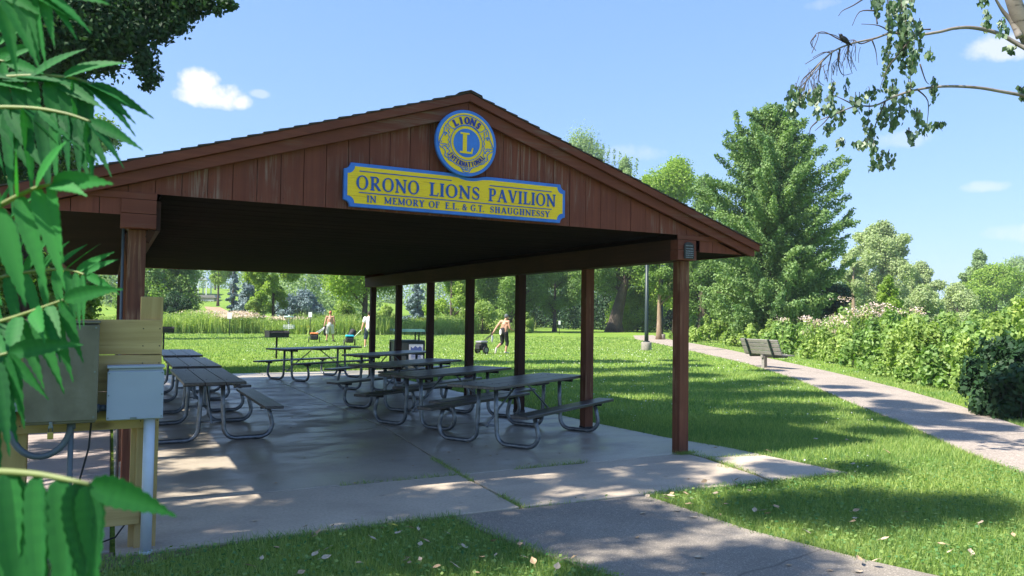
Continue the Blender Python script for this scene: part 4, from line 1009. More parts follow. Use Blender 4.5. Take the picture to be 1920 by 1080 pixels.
# ================================================================== trees
def crown_segs(kind, base, H, Wd, h0, nseg, seed):
    r_ = random.Random(seed); out = []; bx, by, bz = base
    for k in range(nseg):
        a = r_.uniform(0, 2*math.pi); f = (k+.5)/nseg; z = h0+(H-h0)*f
        if kind == 'round':
            prof = math.sqrt(max(.05, 1-(2*f-.85)**2*.9)); L = Wd*.5*prof*r_.uniform(.55, 1.05); up = r_.uniform(.05, .35)
            rr = Wd*.5*r_.uniform(.20, .34)
        elif kind == 'plume':                       # up-swept sprays (the big maple)
            prof = float(np.interp(f, [0, .07, .22, .39, .51, .68, .85, .95, 1], [.6, .78, .92, 1, 1, .95, .62, .36, .16])); L = Wd*.5*prof*r_.uniform(.5, 1.06); up = r_.uniform(.15, .55)
            rr = Wd*.5*r_.uniform(.10, .17)
        elif kind == 'cone':
            prof = (1-f)**.9+.03; L = Wd*.5*prof; up = r_.uniform(-.2, .05); rr = Wd*.5*(.10+.12*(1-f))
        elif kind == 'column':
            prof = min(1, (1-f)*2.4+.05); L = Wd*.5*prof*r_.uniform(.6, 1); up = r_.uniform(.2, .9); rr = Wd*.5*.3
        elif kind == 'willow':
            prof = math.sqrt(max(.05, 1-(2*f-.9)**2)); L = Wd*.5*prof*r_.uniform(.4, 1.05); up = r_.uniform(.1, .6); rr = Wd*.5*r_.uniform(.12, .24)
        x0, y0, z0 = bx+math.cos(a)*L*.15, by+math.sin(a)*L*.15, bz+z-L*up*.6
        x1, y1, z1 = bx+math.cos(a)*max(L-rr*.6, .1), by+math.sin(a)*max(L-rr*.6, .1), min(bz+z+L*up*.5, bz+H)
        if kind == 'plume': out.append((x0, y0, max(z0, bz+h0*.5), x1, y1, z1, rr*1.3, rr*.35))
        elif kind == 'cone': out.append((x0, y0, bz+z, x1, y1, bz+z-L*.12, rr, rr*.6))
        else: out.append((x0*.4+x1*.6, y0*.4+y1*.6, z0*.4+z1*.6, x1, y1, z1, rr*1.1, rr*.8))
    return out
def trunk_mb(base, H, h0, r0, segs, nl, seed, lean=(0, 0), fork=None):
    r_ = random.Random(seed); m_ = MB(); b = np.array(base, float); path = []; rad = []
    for i in range(9):
        t_ = i/8; path.append(b+np.array([lean[0]*t_**1.5+r_.uniform(-.1, .1)*r0*2*t_, lean[1]*t_**1.5+r_.uniform(-.1, .1)*r0*2*t_, -.15+(H*.8+.15)*t_])); rad.append(r0*(1.35 if i == 0 else 1)*(1-.85*t_)+.01)
    m_.tube(path, rad, 12)
    idx = list(range(len(segs))); r_.shuffle(idx)
    for k in idx[:nl]:
        s = segs[k]; e = np.array(s[3:6])*.75+np.array(s[:3])*.25; dz = e[2]-b[2]; t_ = min(.95, max(.18, (dz-np.hypot(e[0]-b[0], e[1]-b[1])*.7)/(H*.8)))
        j = t_*8; i0 = min(7, int(j)); st_ = path[i0]*(1-(j-i0))+path[i0+1]*(j-i0); mid = (st_+e)/2+np.array([0, 0, .08*np.linalg.norm(e-st_)])
        rb = max(.02, (r0*(1-.85*t_))*.5); m_.tube([st_, mid, e], [rb, rb*.6, rb*.2], 8)
    return m_
def tree(name, label, cat, px, Z, top_py, w_px, n, leaf, mat, kind='round', h0=.22, nseg=26, r0=None, bark='bark', seed=1, gz=-.03, lean=(0, 0), droop=0., group=None, shell=.45, nl=10, extra=None):
    g0_ = at(px, 590, Z); base = np.array([g0_[0], g0_[1], gz]); H = at(px, top_py, Z)[2]-gz; Wd = w_px/F*Z
    t = thing(name, label, cat, tuple(base), 0, group)
    segs = crown_segs(kind, base, H, Wd, H*h0, nseg, seed)
    if extra: segs += extra(base, H, Wd)
    P, T, B, tone = seg_leaves(segs, n, leaf, shell, droop)
    k = P[:, 2] > gz+.05; cards('crown', P[k], T[k], B[k], tone[k], MATS[mat], t)
    trunk_mb(base, H, H*h0, r0 or H*.022, segs, nl, seed, lean).build('trunk', MATS[bark], t, world=True)
    return t
GB = 'trees behind the meadow'
# --- seen through and beside the pavilion
tree('dark_bushy_tree', 'dark dense tree at the left end of the meadow, behind the board rack', 'tree', 305, 72, 455, 175, 26000, .26, 'lf_mid', 'round', .0, 40, seed=2, shell=.6)
tree('hazel_bush', 'low very dark bush at the foot of the dark dense tree at left', 'bush', 325, 66, 553, 95, 9000, .2, 'lf_dark', 'round', .0, 20, seed=3, shell=.6)
tree('slender_tree', 'slim tree on the hillside right of the pale roofed shelter', 'tree', 402, 165, 478, 34, 6000, .4, 'lf_mid', 'round', .35, 16, seed=4, gz=6.0)
tree('blue_spruce', 'tall narrow blue spruce beside the brown track', 'tree', 436, 84, 480, 44, 15000, .22, 'lf_blue', 'cone', .02, 46, seed=5, droop=.2)
tree('blue_spruce', 'broad rounded blue spruce right of the narrow one', 'tree', 468, 80, 528, 66, 13000, .22, 'lf_blue', 'round', .0, 26, seed=6, shell=.6)
tree('green_ash_tree', 'airy mid green tree with a thin dark trunk left of the basket', 'tree', 512, 66, 440, 135, 26000, .2, 'lf_bright', 'willow', .22, 34, r0=.16, seed=7)
tree('blue_spruce', 'low spreading blue spruce behind the disc golf basket', 'tree', 566, 82, 553, 120, 18000, .22, 'lf_blue', 'round', .0, 30, seed=8, shell=.6)
tree('maple_tree', 'bright yellow green maple with a low spreading crown behind the farthest posts', 'tree', 684, 62, 425, 275, 52000, .2, 'lf_bright', 'round', .42, 44, r0=.28, seed=9)
tree('blue_spruce', 'blue spruce between the fifth and sixth posts', 'tree', 782, 90, 520, 80, 14000, .24, 'lf_blue', 'cone', .0, 40, seed=10)
tree('willow_shrub', 'pale green bushy willow behind the fourth post', 'bush', 846, 84, 470, 120, 26000, .24, 'lf_bright', 'round', .0, 34, seed=11, shell=.6)
tree('leaning_tree', 'dark leaved tree with a leaning dark trunk behind the person in black trousers', 'tree', 950, 76, 440, 190, 40000, .22, 'lf_mid', 'round', .22, 40, r0=.5, seed=12, lean=(2.2, -1))
tree('lawn_tree', 'small lawn tree with a thin straight trunk between the second and third posts', 'tree', 1040, 80, 470, 135, 26000, .2, 'lf_mid', 'round', .28, 30, r0=.22, seed=13)
tree('cottonwood_tree', 'old tree with a very thick dark leaning trunk and a big low limb', 'tree', 1152, 84, 425, 210, 42000, .24, 'lf_mid', 'round', .44, 40, r0=.85, seed=14, lean=(2.5, -1), nl=16)
tree('pale_trunk_tree', 'young tree with a pale orange trunk beside the farther lamp post', 'tree', 1236, 57, 455, 110, 18000, .17, 'lf_mid', 'round', .42, 24, r0=.22, bark='bark_pale', seed=15)
tree('forked_tree', 'tree with a grey forked trunk behind the right end post', 'tree', 1318, 66, 440, 150, 30000, .2, 'lf_mid', 'round', .25, 30, r0=.5, bark='bark', seed=16, nl=14)
tree('ornamental_shrub', 'light green shrub at the foot of the thick leaning trunk', 'bush', 1195, 88, 548, 120, 14000, .22, 'lf_bright', 'round', .0, 20, seed=17, shell=.6)
# --- peeking above the roof
tree('poplar_tree', 'tall pale poplar whose spiky top shows over the roof right of the emblem', 'tree', 1085, 118, 262, 250, 60000, .3, 'lf_far', 'round', .15, 60, seed=18, extra=lambda b_, H, Wd: [(b_[0]+RT[0]*x, b_[1]+RT[1]*x, H*.80, b_[0]+RT[0]*x*1.05, b_[1]+RT[1]*x*1.05, H*(1.04-abs(x-1)*.018)+.3*math.sin(x*7), .7, .22) for x in np.arange(-6, 8.5, .85)])
tree('poplar_tree', 'pale green tree top over the roof between the spiky poplar and the bright maple', 'tree', 1170, 108, 296, 120, 30000, .3, 'lf_far', 'willow', .2, 50, seed=19)
tree('maple_tree', 'bright green maple crown showing over the right half of the roof', 'tree', 1268, 82, 310, 240, 70000, .26, 'lf_bright', 'round', .2, 40, seed=20)
tree('maple_tree', 'lower bright green crown just over the roof between poplar and maple', 'tree', 1212, 90, 334, 150, 34000, .26, 'lf_bright', 'willow', .2, 44, seed=35)
tree('ash_tree', 'green crown filling the gap left of the large maple over the roof', 'tree', 1318, 72, 338, 150, 44000, .2, 'lf_maple', 'willow', .15, 50, seed=36)
tree('hill_tree', 'pale leafy tree on the slope left of the tall blue spruce', 'tree', 408, 125, 468, 66, 12000, .32, 'lf_bright', 'round', .42, 22, seed=37, gz=2.6)
# --- the large maple at right, up-swept sprays
def mx(base, H, Wd):
    o = []
    for (dx, z0, z1, rr) in ((-.22, .6, .98, .4), (-.10, .7, 1.0, .4), (.02, .7, 1.0, .4), (.14, .6, .94, .4), (.24, .6, .88, .45), (-.40, .45, .72, .4), (.46, .52, .74, .4), (.50, .36, .58, .4)):
        p = np.array(base)+RT*dx*Wd*.3; q = np.array(base)+RT*dx*Wd*.95
        o.append((p[0], p[1], base[2]+H*z0*.8, q[0], q[1], base[2]+H*z1, rr*2.6, rr*.5))
    return o
tree('large_maple', 'large dark green maple with upswept sprays standing right of the pavilion', 'tree', 1446, 44, 200, 325, 190000, .155, 'lf_maple', 'plume', .03, 250, r0=.34, seed=21, extra=mx, shell=.3, nl=40)
tree('understory_tree', 'shaded undergrowth tree below the large maple, behind the bench', 'tree', 1400, 54, 470, 170, 34000, .18, 'lf_mid', 'round', .05, 34, seed=22, shell=.5)
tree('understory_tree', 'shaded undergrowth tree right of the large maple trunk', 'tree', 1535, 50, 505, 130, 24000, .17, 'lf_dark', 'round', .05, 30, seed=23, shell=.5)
# --- pale woods far right
tree('willow_tree', 'tall grey green willow with a dark leaning limb right of the large maple', 'tree', 1650, 100, 424, 190, 46000, .3, 'lf_pale', 'willow', .18, 52, r0=.55, seed=24, nl=18)
tree('willow_tree', 'lower grey green willow sloping down to the right of the tall one', 'tree', 1725, 112, 497, 130, 26000, .3, 'lf_pale', 'willow', .1, 36, seed=25)
tree('dead_trunk_tree', 'thin tree with a bare pale orange trunk left of the tall willow', 'tree', 1600, 90, 470, 70, 9000, .26, 'lf_pale', 'round', .5, 16, r0=.32, bark='bark_pale', seed=26)
tree('far_tree', 'slim tree crown standing highest over the woods at far right', 'tree', 1835, 122, 472, 74, 15000, .3, 'lf_far', 'round', .35, 26, seed=27)
tree('far_tree', 'broad yellow green tree below the highest crown at far right', 'tree', 1868, 112, 506, 150, 26000, .34, 'lf_bright', 'round', .1, 32, seed=28)
tree('far_tree', 'distant dark rounded tree at the right edge of the picture', 'tree', 1910, 175, 492, 150, 24000, .42, 'lf_far', 'round', .1, 30, seed=29)
tree('far_tree', 'grey green scrubby tree with a broken pale limb below the gap in the woods', 'tree', 1795, 96, 538, 110, 20000, .26, 'lf_pale', 'round', .05, 26, seed=30)
tree('far_tree', 'small yellow green sapling standing above the pink flowers', 'tree', 1668, 40, 522, 78, 10000, .13, 'lf_bright', 'round', .1, 22, seed=31)
tree('far_tree', 'grey green bush between the sapling and the broken limb tree', 'bush', 1730, 62, 545, 120, 18000, .2, 'lf_pale', 'round', .0, 26, seed=32, shell=.6)
# --- far wood that reads as one mass closes the gaps
segs = []; r_ = random.Random(77)
for k in range(150):
    px = -300+k*2500/150+r_.uniform(-8, 8); Z = r_.uniform(150, 190) if px > 700 else r_.uniform(118, 140)
    if px < 470 and px > 310: Z = r_.uniform(205, 230)
    top = np.interp(px, [-300, 0, 300, 430, 700, 1300, 1560, 1640, 1760, 1800, 1860, 2200], [380, 440, 455, 470, 478, 478, 510, 520, 535, 545, 520, 500])+r_.uniform(-12, 12)
    a = at(px, 590, Z); hi = at(px, top, Z)[2]; rr = r_.uniform(2.4, 4)
    segs.append((a[0], a[1], 1., a[0]+r_.uniform(-2, 2), a[1], hi-rr*.6, rr*1.3, rr*.7))
P, T, B, tone = seg_leaves(segs, 150000, .55, .55)
tag(cards('far_wood', P, T, B, tone, MATS['lf_far']), kind='stuff')
segs = []
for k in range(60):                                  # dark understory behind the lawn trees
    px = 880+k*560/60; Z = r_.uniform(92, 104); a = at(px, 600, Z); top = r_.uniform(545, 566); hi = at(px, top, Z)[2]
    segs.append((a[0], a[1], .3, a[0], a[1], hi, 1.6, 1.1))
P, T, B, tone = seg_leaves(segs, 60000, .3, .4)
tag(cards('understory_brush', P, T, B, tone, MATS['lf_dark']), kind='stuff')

# ================================================================== overhead shade trees on the left (crowns partly in the picture)
def seg_pt(px, py, Z, r): p = at(px, py, Z); return (*p, p[0]+.05, p[1]+.05, p[2]+.05, r, r)
vis = []
for (px, py, Z, r) in ((-40, 20, 12, 1.4), (40, 60, 12, 1.1), (110, 30, 12.5, 1.0), (170, 70, 12, .75), (60, 130, 12.5, .7), (120, 150, 13, .45), (230, 20, 12.5, .75), (290, 20, 12.5, .6), (250, 70, 12, .38), (268, 110, 12, .26), (278, 145, 12, .2), (272, 165, 12, .1), (215, 95, 12.2, .2), (190, 115, 12.2, .22), (200, 128, 12, .12), (340, 8, 12.5, .38), (325, 45, 12.3, .22), (385, 5, 12.5, .26), (420, 5, 12.5, .17), (437, 14, 12.5, .07), (405, 22, 12.4, .10),
                       (0, 190, 13, 1.0), (-60, 260, 14, 1.4), (60, 200, 13, .6), (140, 90, 12, .5), (300, 60, 12.2, .22), (334, 60, 12.2, .08), (262, 128, 12, .14), (20, 130, 12, .8), (80, 100, 12, .7), (140, 40, 12, .7), (200, 40, 12.4, .55), (-20, 230, 13, 1.2), (40, 260, 14, .8), (100, 120, 12.2, .45), (330, 10, 12.6, .42), (180, 100, 12.2, .36)):
    vis.append(seg_pt(px, py, Z, r))
def shade_seg(u, v, z, r, L=0): x = u-z/math.tan(EL); return (x, v, z, x-L, v+.3, z+.3, r, r)
main = [shade_seg(*a) for a in (
    # foreground walk and lawn patch
    (-2.6, -2.2, 7.5, 1.1), (-1.0, -1.9, 8.5, 1.1), (.3, -2.0, 9, .8), (-1.6, -.6, 8, .8), (-3.4, -.8, 8, .9), (1.0, -.7, 9.5, .45), (2.0, -.5, 10, .5), (.1, -.6, 9, .5),
    (2.6, -2.5, 10.5, .85), (3.5, -2.9, 10.5, .6), (1.9, -2.2, 10, .6), (.6, -3.3, 9, .6), (-.4, -3.2, 9, .5), (4.2, -1.3, 11, .45), (3.4, -1.2, 11, .35), (1.6, -1.1, 9.5, .4), (2.5, -1.3, 10, .35), (3.3, -.9, 10, .3), (1.2, -.25, 9.5, .3), (.4, -1.5, 9, .3), (2.9, -.2, 10, .3), (-4.3, -6.3, 8, 1.0), (-3.6, -5.4, 8, .9), (-4.6, -5.0, 8, .9), (-3.4, -6.6, 8, .7), (-4.2, -4.2, 8, .9), (-3.0, -4.6, 8, .8), (-5.2, -6.0, 8, .9), (-2.5, -3.5, 8, 1.0), (-4.0, -2.5, 8, 1.0),
    # rack, left walk, floor edge
    (-3.4, .6, 7, .7), (-3.8, 2.2, 7, .7), (-2.6, 1.0, 7, .4), (-3.5, 3.6, 7, .8), (-2.7, 5.0, 7, .9), (-3.3, 6.6, 7, 1.0), (-2.6, 8.4, 7, 1.1), (-2.4, 10.5, 7, 1.2), (-2.7, 12.6, 7, 1.1), (-1.2, 14.0, 7, 1.0), (-2.7, 3.2, 7, .6), (-2.2, .8, 7.2, .6), (-2.1, 4.2, 7.2, .7), (-2.2, 2.4, 7.2, .38), (-2.0, 5.8, 7.2, .7), (-2.1, 7.2, 7.2, .7), (-2.8, -.5, 7.5, .6), (-1.9, -1.0, 8, .6), (-.9, -.9, 8.2, .6), (-.2, -1.0, 8.6, .5), (-1.2, -.2, 8.2, .4), (-3.0, -1.4, 7.5, .5), (-3.2, 1.6, 7, .4))]
def shade_tree(name, label, base, H, r0, segs, n, leaf, mat, seed, nl=14, lean=(0, 0)):
    t = thing(name, label, 'tree', tuple(base)); P, T, B, tone = seg_leaves(segs, n, leaf, .25, .3)
    k = np.einsum('ij,j->i', P-CAM, FW) > -60; k &= np.linalg.norm(P-CAM, axis=1) > 3.5
    cards('crown', P[k], T[k], B[k], tone[k], MATS[mat], t)
    trunk_mb(base, H, H*.3, r0, segs, nl, seed, lean).build('trunk', MATS['bark'], t, world=True); return t
shade_tree('linden_tree', 'big dark heart leaved tree hanging into the top left corner', (-10.5, 5.0, -.03), 14, .42, vis, 95000, .085, 'lf_dark', 41, 0)
shade_tree('linden_tree', 'tall shade tree left of the camera dappling the concrete and the path', (-13.0, -2.0, -.03), 12, .40, main, 88000, .13, 'lf_fill', 42, 12)
lw = [shade_seg(*a) for a in ((6.6, 2.2, 13, .9), (6.2, 4.4, 13, 1.2), (8.0, 3.4, 13.5, 1.0), (8.4, 5.6, 14, 1.2), (10.2, 5.2, 14, .9), (9.8, 7.4, 14.5, 1.2), (11.6, 7.6, 14.5, .9), (7.4, 7.4, 14, 1.3), (6.4, 9.2, 13.5, 1.3), (9.0, 9.6, 14, 1.3), (11.4, 10.2, 14.5, 1.1), (5.4, 1.0, 12.5, .55), (6.9, .6, 12.5, .5), (8.4, 1.4, 13, .45), (5.2, 2.9, 12.5, .7), (10.8, 3.2, 14, .4), (12.6, 6.0, 15, .5), (13.4, 8.4, 15, .7), (9.6, -.8, 13, .5), (10.6, .4, 13, .6), (9.0, .2, 13, .5), (8.6, 1.0, 13, .6), (9.6, 1.4, 13, .6), (9.2, 2.2, 13.4, .6), (10.4, 2.6, 13.6, .6), (7.6, -.2, 13, .5), (11.4, 4.6, 14, .7), (8.0, -1.4, 13, .35))]
shade_tree('cottonwood_tree', 'tallest shade tree left of the pavilion shading the right lawn', (-11.5, 8.0, -.03), 17, .5, lw, 74000, .16, 'lf_fill', 43, 16)
bk = [shade_seg(*a) for a in ((-2, 15.6, 13, 1.2), (.5, 16.4, 13, 1.2), (3, 17.0, 13, 1.3), (5.6, 17.2, 13.5, 1.3), (8.2, 17.4, 14, 1.3), (10.8, 17.0, 14, 1.3), (13.2, 16.6, 14, 1.1), (7.0, 13.2, 14, 1.3), (9.6, 13.0, 14, 1.3), (12.2, 12.8, 14.5, 1.2), (14.6, 14.0, 15, .9), (4.6, 15.0, 13, .9), (16.4, 16.4, 15, .8), (5.8, 11.2, 13.5, 1.3), (15.4, 11.0, 15, .6))]
shade_tree('cottonwood_tree', 'tall shade tree left of the back end of the pavilion', (-12.0, 15.5, -.03), 17, .5, bk, 50000, .18, 'lf_fill', 44, 14)
f2 = [shade_seg(*a) for a in ((0, 42, 12, 1.6), (3, 43, 12, 1.4), (6, 44.5, 12, 1.2), (-4, 40, 12, 2), (14, 46, 12, 1.6), (18, 48, 12, 1.6), (22, 50, 12, 1.8), (26, 52, 12, 1.8), (30, 54, 12, 1.8), (11, 45, 12, 1.4))]
shade_tree('meadow_oak', 'oak standing left of the meadow and shading its near edge', (-16, 43, -.03), 14, .5, f2[:4], 16000, .26, 'lf_mid', 45, 8)
# the lit tree seen through the sumac at far left
tree('lit_tree', 'sunlit leafy tree glimpsed through the sumac leaves at the left edge', 'tree', 40, 19, 185, 330, 60000, .12, 'lf_mid', 'round', .12, 60, r0=.25, seed=33, shell=.4)
tree('lit_shrub', 'sunlit shrub low behind the sumac leaves at the left edge', 'bush', 60, 24, 500, 330, 26000, .11, 'lf_bright', 'round', .0, 34, seed=34, shell=.5)

# ================================================================== birch limbs at top right
bz = 9.0
def bpt(px, py, dz=0): return at(px, py, bz+dz)
bir = thing('birch_tree', 'birch reaching in from the right with long bare limbs and hanging twigs', 'tree', (10.3, -3.0, -.03))
tb = np.array([10.3, -3.0, 0]); tk = MB()
tk.tube([(tb[0], tb[1], -.2), tuple(at(2150, 330, bz+.75)), tuple(at(2000, 200, bz+.4)), tuple(at(1940, 95, bz+.1)), tuple(at(1910, 30, bz)), tuple(at(1880, -60, bz)), tuple(at(1840, -200, bz))], [.17, .15, .12, .095, .085, .075, .05], 14)
tk.build('trunk', MATS['birch'], bir, world=True)
def smooth(P_, k_=5):
    P_ = [np.array(p) for p in P_]; o = []
    for i in range(len(P_)-1):
        p0, p1, p2, p3 = P_[max(i-1, 0)], P_[i], P_[i+1], P_[min(i+2, len(P_)-1)]
        for q in range(k_): t = q/k_; o.append(.5*((2*p1)+(-p0+p2)*t+(2*p0-5*p1+4*p2-p3)*t*t+(-p0+3*p1-3*p2+p3)*t**3))
    return o+[P_[-1]]
br = MB()
lim = {'up': [(1925, 92), (1900, 78), (1870, 62), (1825, 52), (1790, 53), (1760, 60), (1715, 66), (1672, 62), (1640, 72), (1596, 82), (1560, 98), (1530, 128), (1508, 158)],
       'mid': [(2015, 215), (1960, 195), (1920, 180), (1880, 172), (1830, 164), (1770, 162), (1720, 168), (1680, 180), (1640, 198), (1605, 199), (1570, 212), (1530, 228)],
       'fork': [(1912, 70), (1898, 42), (1880, 20), (1862, -10)]}
thick = {'up': .026, 'mid': .024, 'fork': .042}
for nm, pts in lim.items():
    P_ = [bpt(x, y, .05*math.sin(i)) for i, (x, y) in enumerate(pts)]; P_ = smooth(P_); n_ = len(P_)
    br.tube(P_, [thick[nm]*(1-.78*i/(n_-1)) for i in range(n_)], 10)
tw = MB()
sub = [[(1715, 66), (1700, 40), (1692, 10), (1690, -10)], [(1672, 62), (1648, 48), (1615, 45)], [(1645, 45), (1640, 20), (1628, -8)], [(1712, 68), (1690, 95), (1668, 122), (1655, 150), (1650, 168)], [(1745, 55), (1722, 56), (1712, 62)],
       [(1604, 198), (1580, 186), (1562, 178)], [(1660, 190), (1645, 225), (1635, 250), (1622, 270)], [(1640, 72), (1615, 82), (1600, 75), (1580, 78)],
       [(1590, 82), (1570, 72), (1545, 60), (1528, 66), (1522, 90)], [(1560, 96), (1555, 120), (1548, 148)], [(1575, 92), (1572, 120), (1580, 140), (1596, 138)], [(1545, 110), (1520, 135), (1505, 150), (1500, 165)], [(1592, 85), (1590, 110), (1598, 138)],
       [(1540, 118), (1535, 150), (1545, 160)], [(1560, 100), (1545, 98), (1524, 108)], [(1628, -8), (1600, 10), (1580, 20), (1572, 30)], [(1640, 20), (1612, 22), (1598, 48)], [(1530, 66), (1520, 80), (1530, 95)],
       [(1635, 75), (1642, 95), (1645, 122)], [(1560, 212), (1545, 230), (1528, 245)], [(1532, 228), (1520, 240), (1518, 255)], [(1720, 168), (1740, 190), (1738, 235)], [(1725, 120), (1735, 150), (1742, 158)]]
for s_ in sub:
    P_ = smooth([bpt(x, y, .04*i) for i, (x, y) in enumerate(s_)], 4)
    tw.tube(P_, [max(.0035, .010*(1-.8*i/(len(P_)-1))) for i in range(len(P_))], 6)
r_ = random.Random(12); leafspots = []
HANG = [(1700, 10, 30, 45), (1690, 35, 35, 40), (1672, 20, 40, 30), (1712, 88, 30, 60), (1690, 105, 38, 50), (1725, 118, 24, 30), (1700, 145, 18, 40), (1660, 170, 30, 25), (1625, 182, 26, 22), (1510, 175, 30, 22), (1490, 190, 22, 30), (1540, 180, 22, 22), (1570, 175, 30, 25), (1548, 200, 26, 24), (1580, 215, 24, 22), (1600, 192, 24, 22), (1530, 215, 25, 15),
        (1640, 225, 26, 35), (1665, 240, 22, 30), (1640, 262, 16, 35), (1690, 205, 30, 30), (1705, 230, 26, 28), (1695, 255, 16, 18), (1725, 225, 16, 25), (1735, 245, 10, 15), (1620, 272, 12, 14), (1650, 285, 20, 25), (1640, 310, 14, 16), (1665, 300, 14, 22), (1605, 272, 18, 8), (1575, 270, 8, 14), (1680, 180, 34, 20), (1855, 6, 26, 12), (1860, 40, 16, 25), (1880, 55, 14, 22), (1500, 185, 24, 18), (1485, 205, 14, 18), (1520, 192, 26, 16), (1745, 170, 10, 30), (1760, 235, 8, 8), (1895, 95, 6, 6), (1912, 175, 10, 14), (1480, 215, 12, 10), (1700, 170, 25, 25), (1555, 245, 10, 16), (1648, 10, 18, 18)]
LP = []; LD = []
for (x, y, wx, wy) in HANG:
    n_ = max(3, int(wx*wy/42)); 
    for k in range(max(2, n_//7)):
        x0 = x+r_.uniform(-wx, wx)*.8; y0 = y-wy*.9; dz = r_.uniform(-.45, .45); L = r_.uniform(.6, 1.7)*wy
        pp = [bpt(x0, y0, dz), bpt(x0+r_.uniform(-4, 4), y0+L*.5, dz), bpt(x0+r_.uniform(-6, 6), y0+L, dz)]
        tw.tube(pp, [.0045, .0035, .0025], 5, False)
        for j in range(int(15*L/40)+8):
            f = r_.uniform(.1, 1); q_ = pp[0]*(1-f)+pp[2]*f+np.array([r_.gauss(0, .022), r_.gauss(0, .022), r_.gauss(-.02, .02)]); LP.append(q_)
for k in range(46):                                  # fine bare hanging twigs at the limb's end
    f = r_.uniform(0, 1); P0 = bpt(1500+110*f+r_.uniform(-8, 8), 150-72*f+r_.uniform(-10, 14), r_.uniform(-.2, .2)); L = r_.uniform(.10, .34)
    q1 = P0+np.array([r_.uniform(-.06, .03), r_.uniform(-.05, .05), -L*.45]); q2 = q1+np.array([r_.uniform(-.05, .05), r_.uniform(-.05, .05), -L*.55]); tw.tube(smooth([P0, q1, q2], 3), .0028, 5, False)
    if k % 2: tw.tube([q1, q1+np.array([r_.uniform(-.09, .09), 0, -r_.uniform(.03, .12)])], .0024, 5, False)
for (xa, ya, xb, yb) in ((1560, 98, 1500, 165), (1575, 92, 1510, 120), (1590, 85, 1535, 62), (1535, 62, 1522, 100), (1548, 120, 1495, 170)):
    tw.tube(smooth([bpt(xa, ya), bpt((xa+xb)/2+4, (ya+yb)/2-7), bpt(xb, yb)], 4), .0045, 5, False)
br.build('limbs', MATS['birch'], bir, world=True); tw.build('twigs', MATS['twig'], bir, world=True)
LP = np.array(LP); n_ = len(LP); T = unit(np.stack([rng.normal(0, .4, n_), rng.normal(0, .4, n_), -np.ones(n_)], 1)); Q = unit(rng.normal(0, 1, (n_, 3))); B = unit(np.cross(T, Q))
s = rng.uniform(.055, .088, n_)[:, None]; cards('leaves', LP, T*s*.5, B*s*.38, rng.uniform(0, 1, n_), MATS['lf_birch'], bir)
# bird on the bare twig
bd = at(1583, 74, bz); bi = thing('bird', 'small black bird perched on the bare birch twig', 'bird', tuple(bd))
T_ = np.stack([RT*.055, FW*.035, UP*.035], 1); m_ = MB(); a = R(38); ax_ = RT*math.cos(a)-UP*math.sin(a); ay = RT*math.sin(a)+UP*math.cos(a)
m_.ell((0, 0, 0), (1, 1, 1), 14, 10, np.stack([ax_*.062, FW*.032, ay*.033], 1)); m_.ell(tuple(-ax_*.060+ay*.012), (.022,)*3, 10, 8)
m_.tube([tuple(-ax_*.075+ay*.012), tuple(-ax_*.105+ay*.010)], [.008, .001], 8); m_.tube([tuple(ax_*.045), tuple(ax_*.085), tuple(ax_*.12)], [.02, .012, .009], 8)
o = m_.build('body', MATS['black'], bi); remesh(o, .0035, 2)
lg = MB()
for s_ in (-.01, .01): lg.tube([tuple(-ay*.025+FW*s_), tuple(-ay*.055+FW*s_)], .002, 5)
lg.build('leg', MATS['black'], bi)

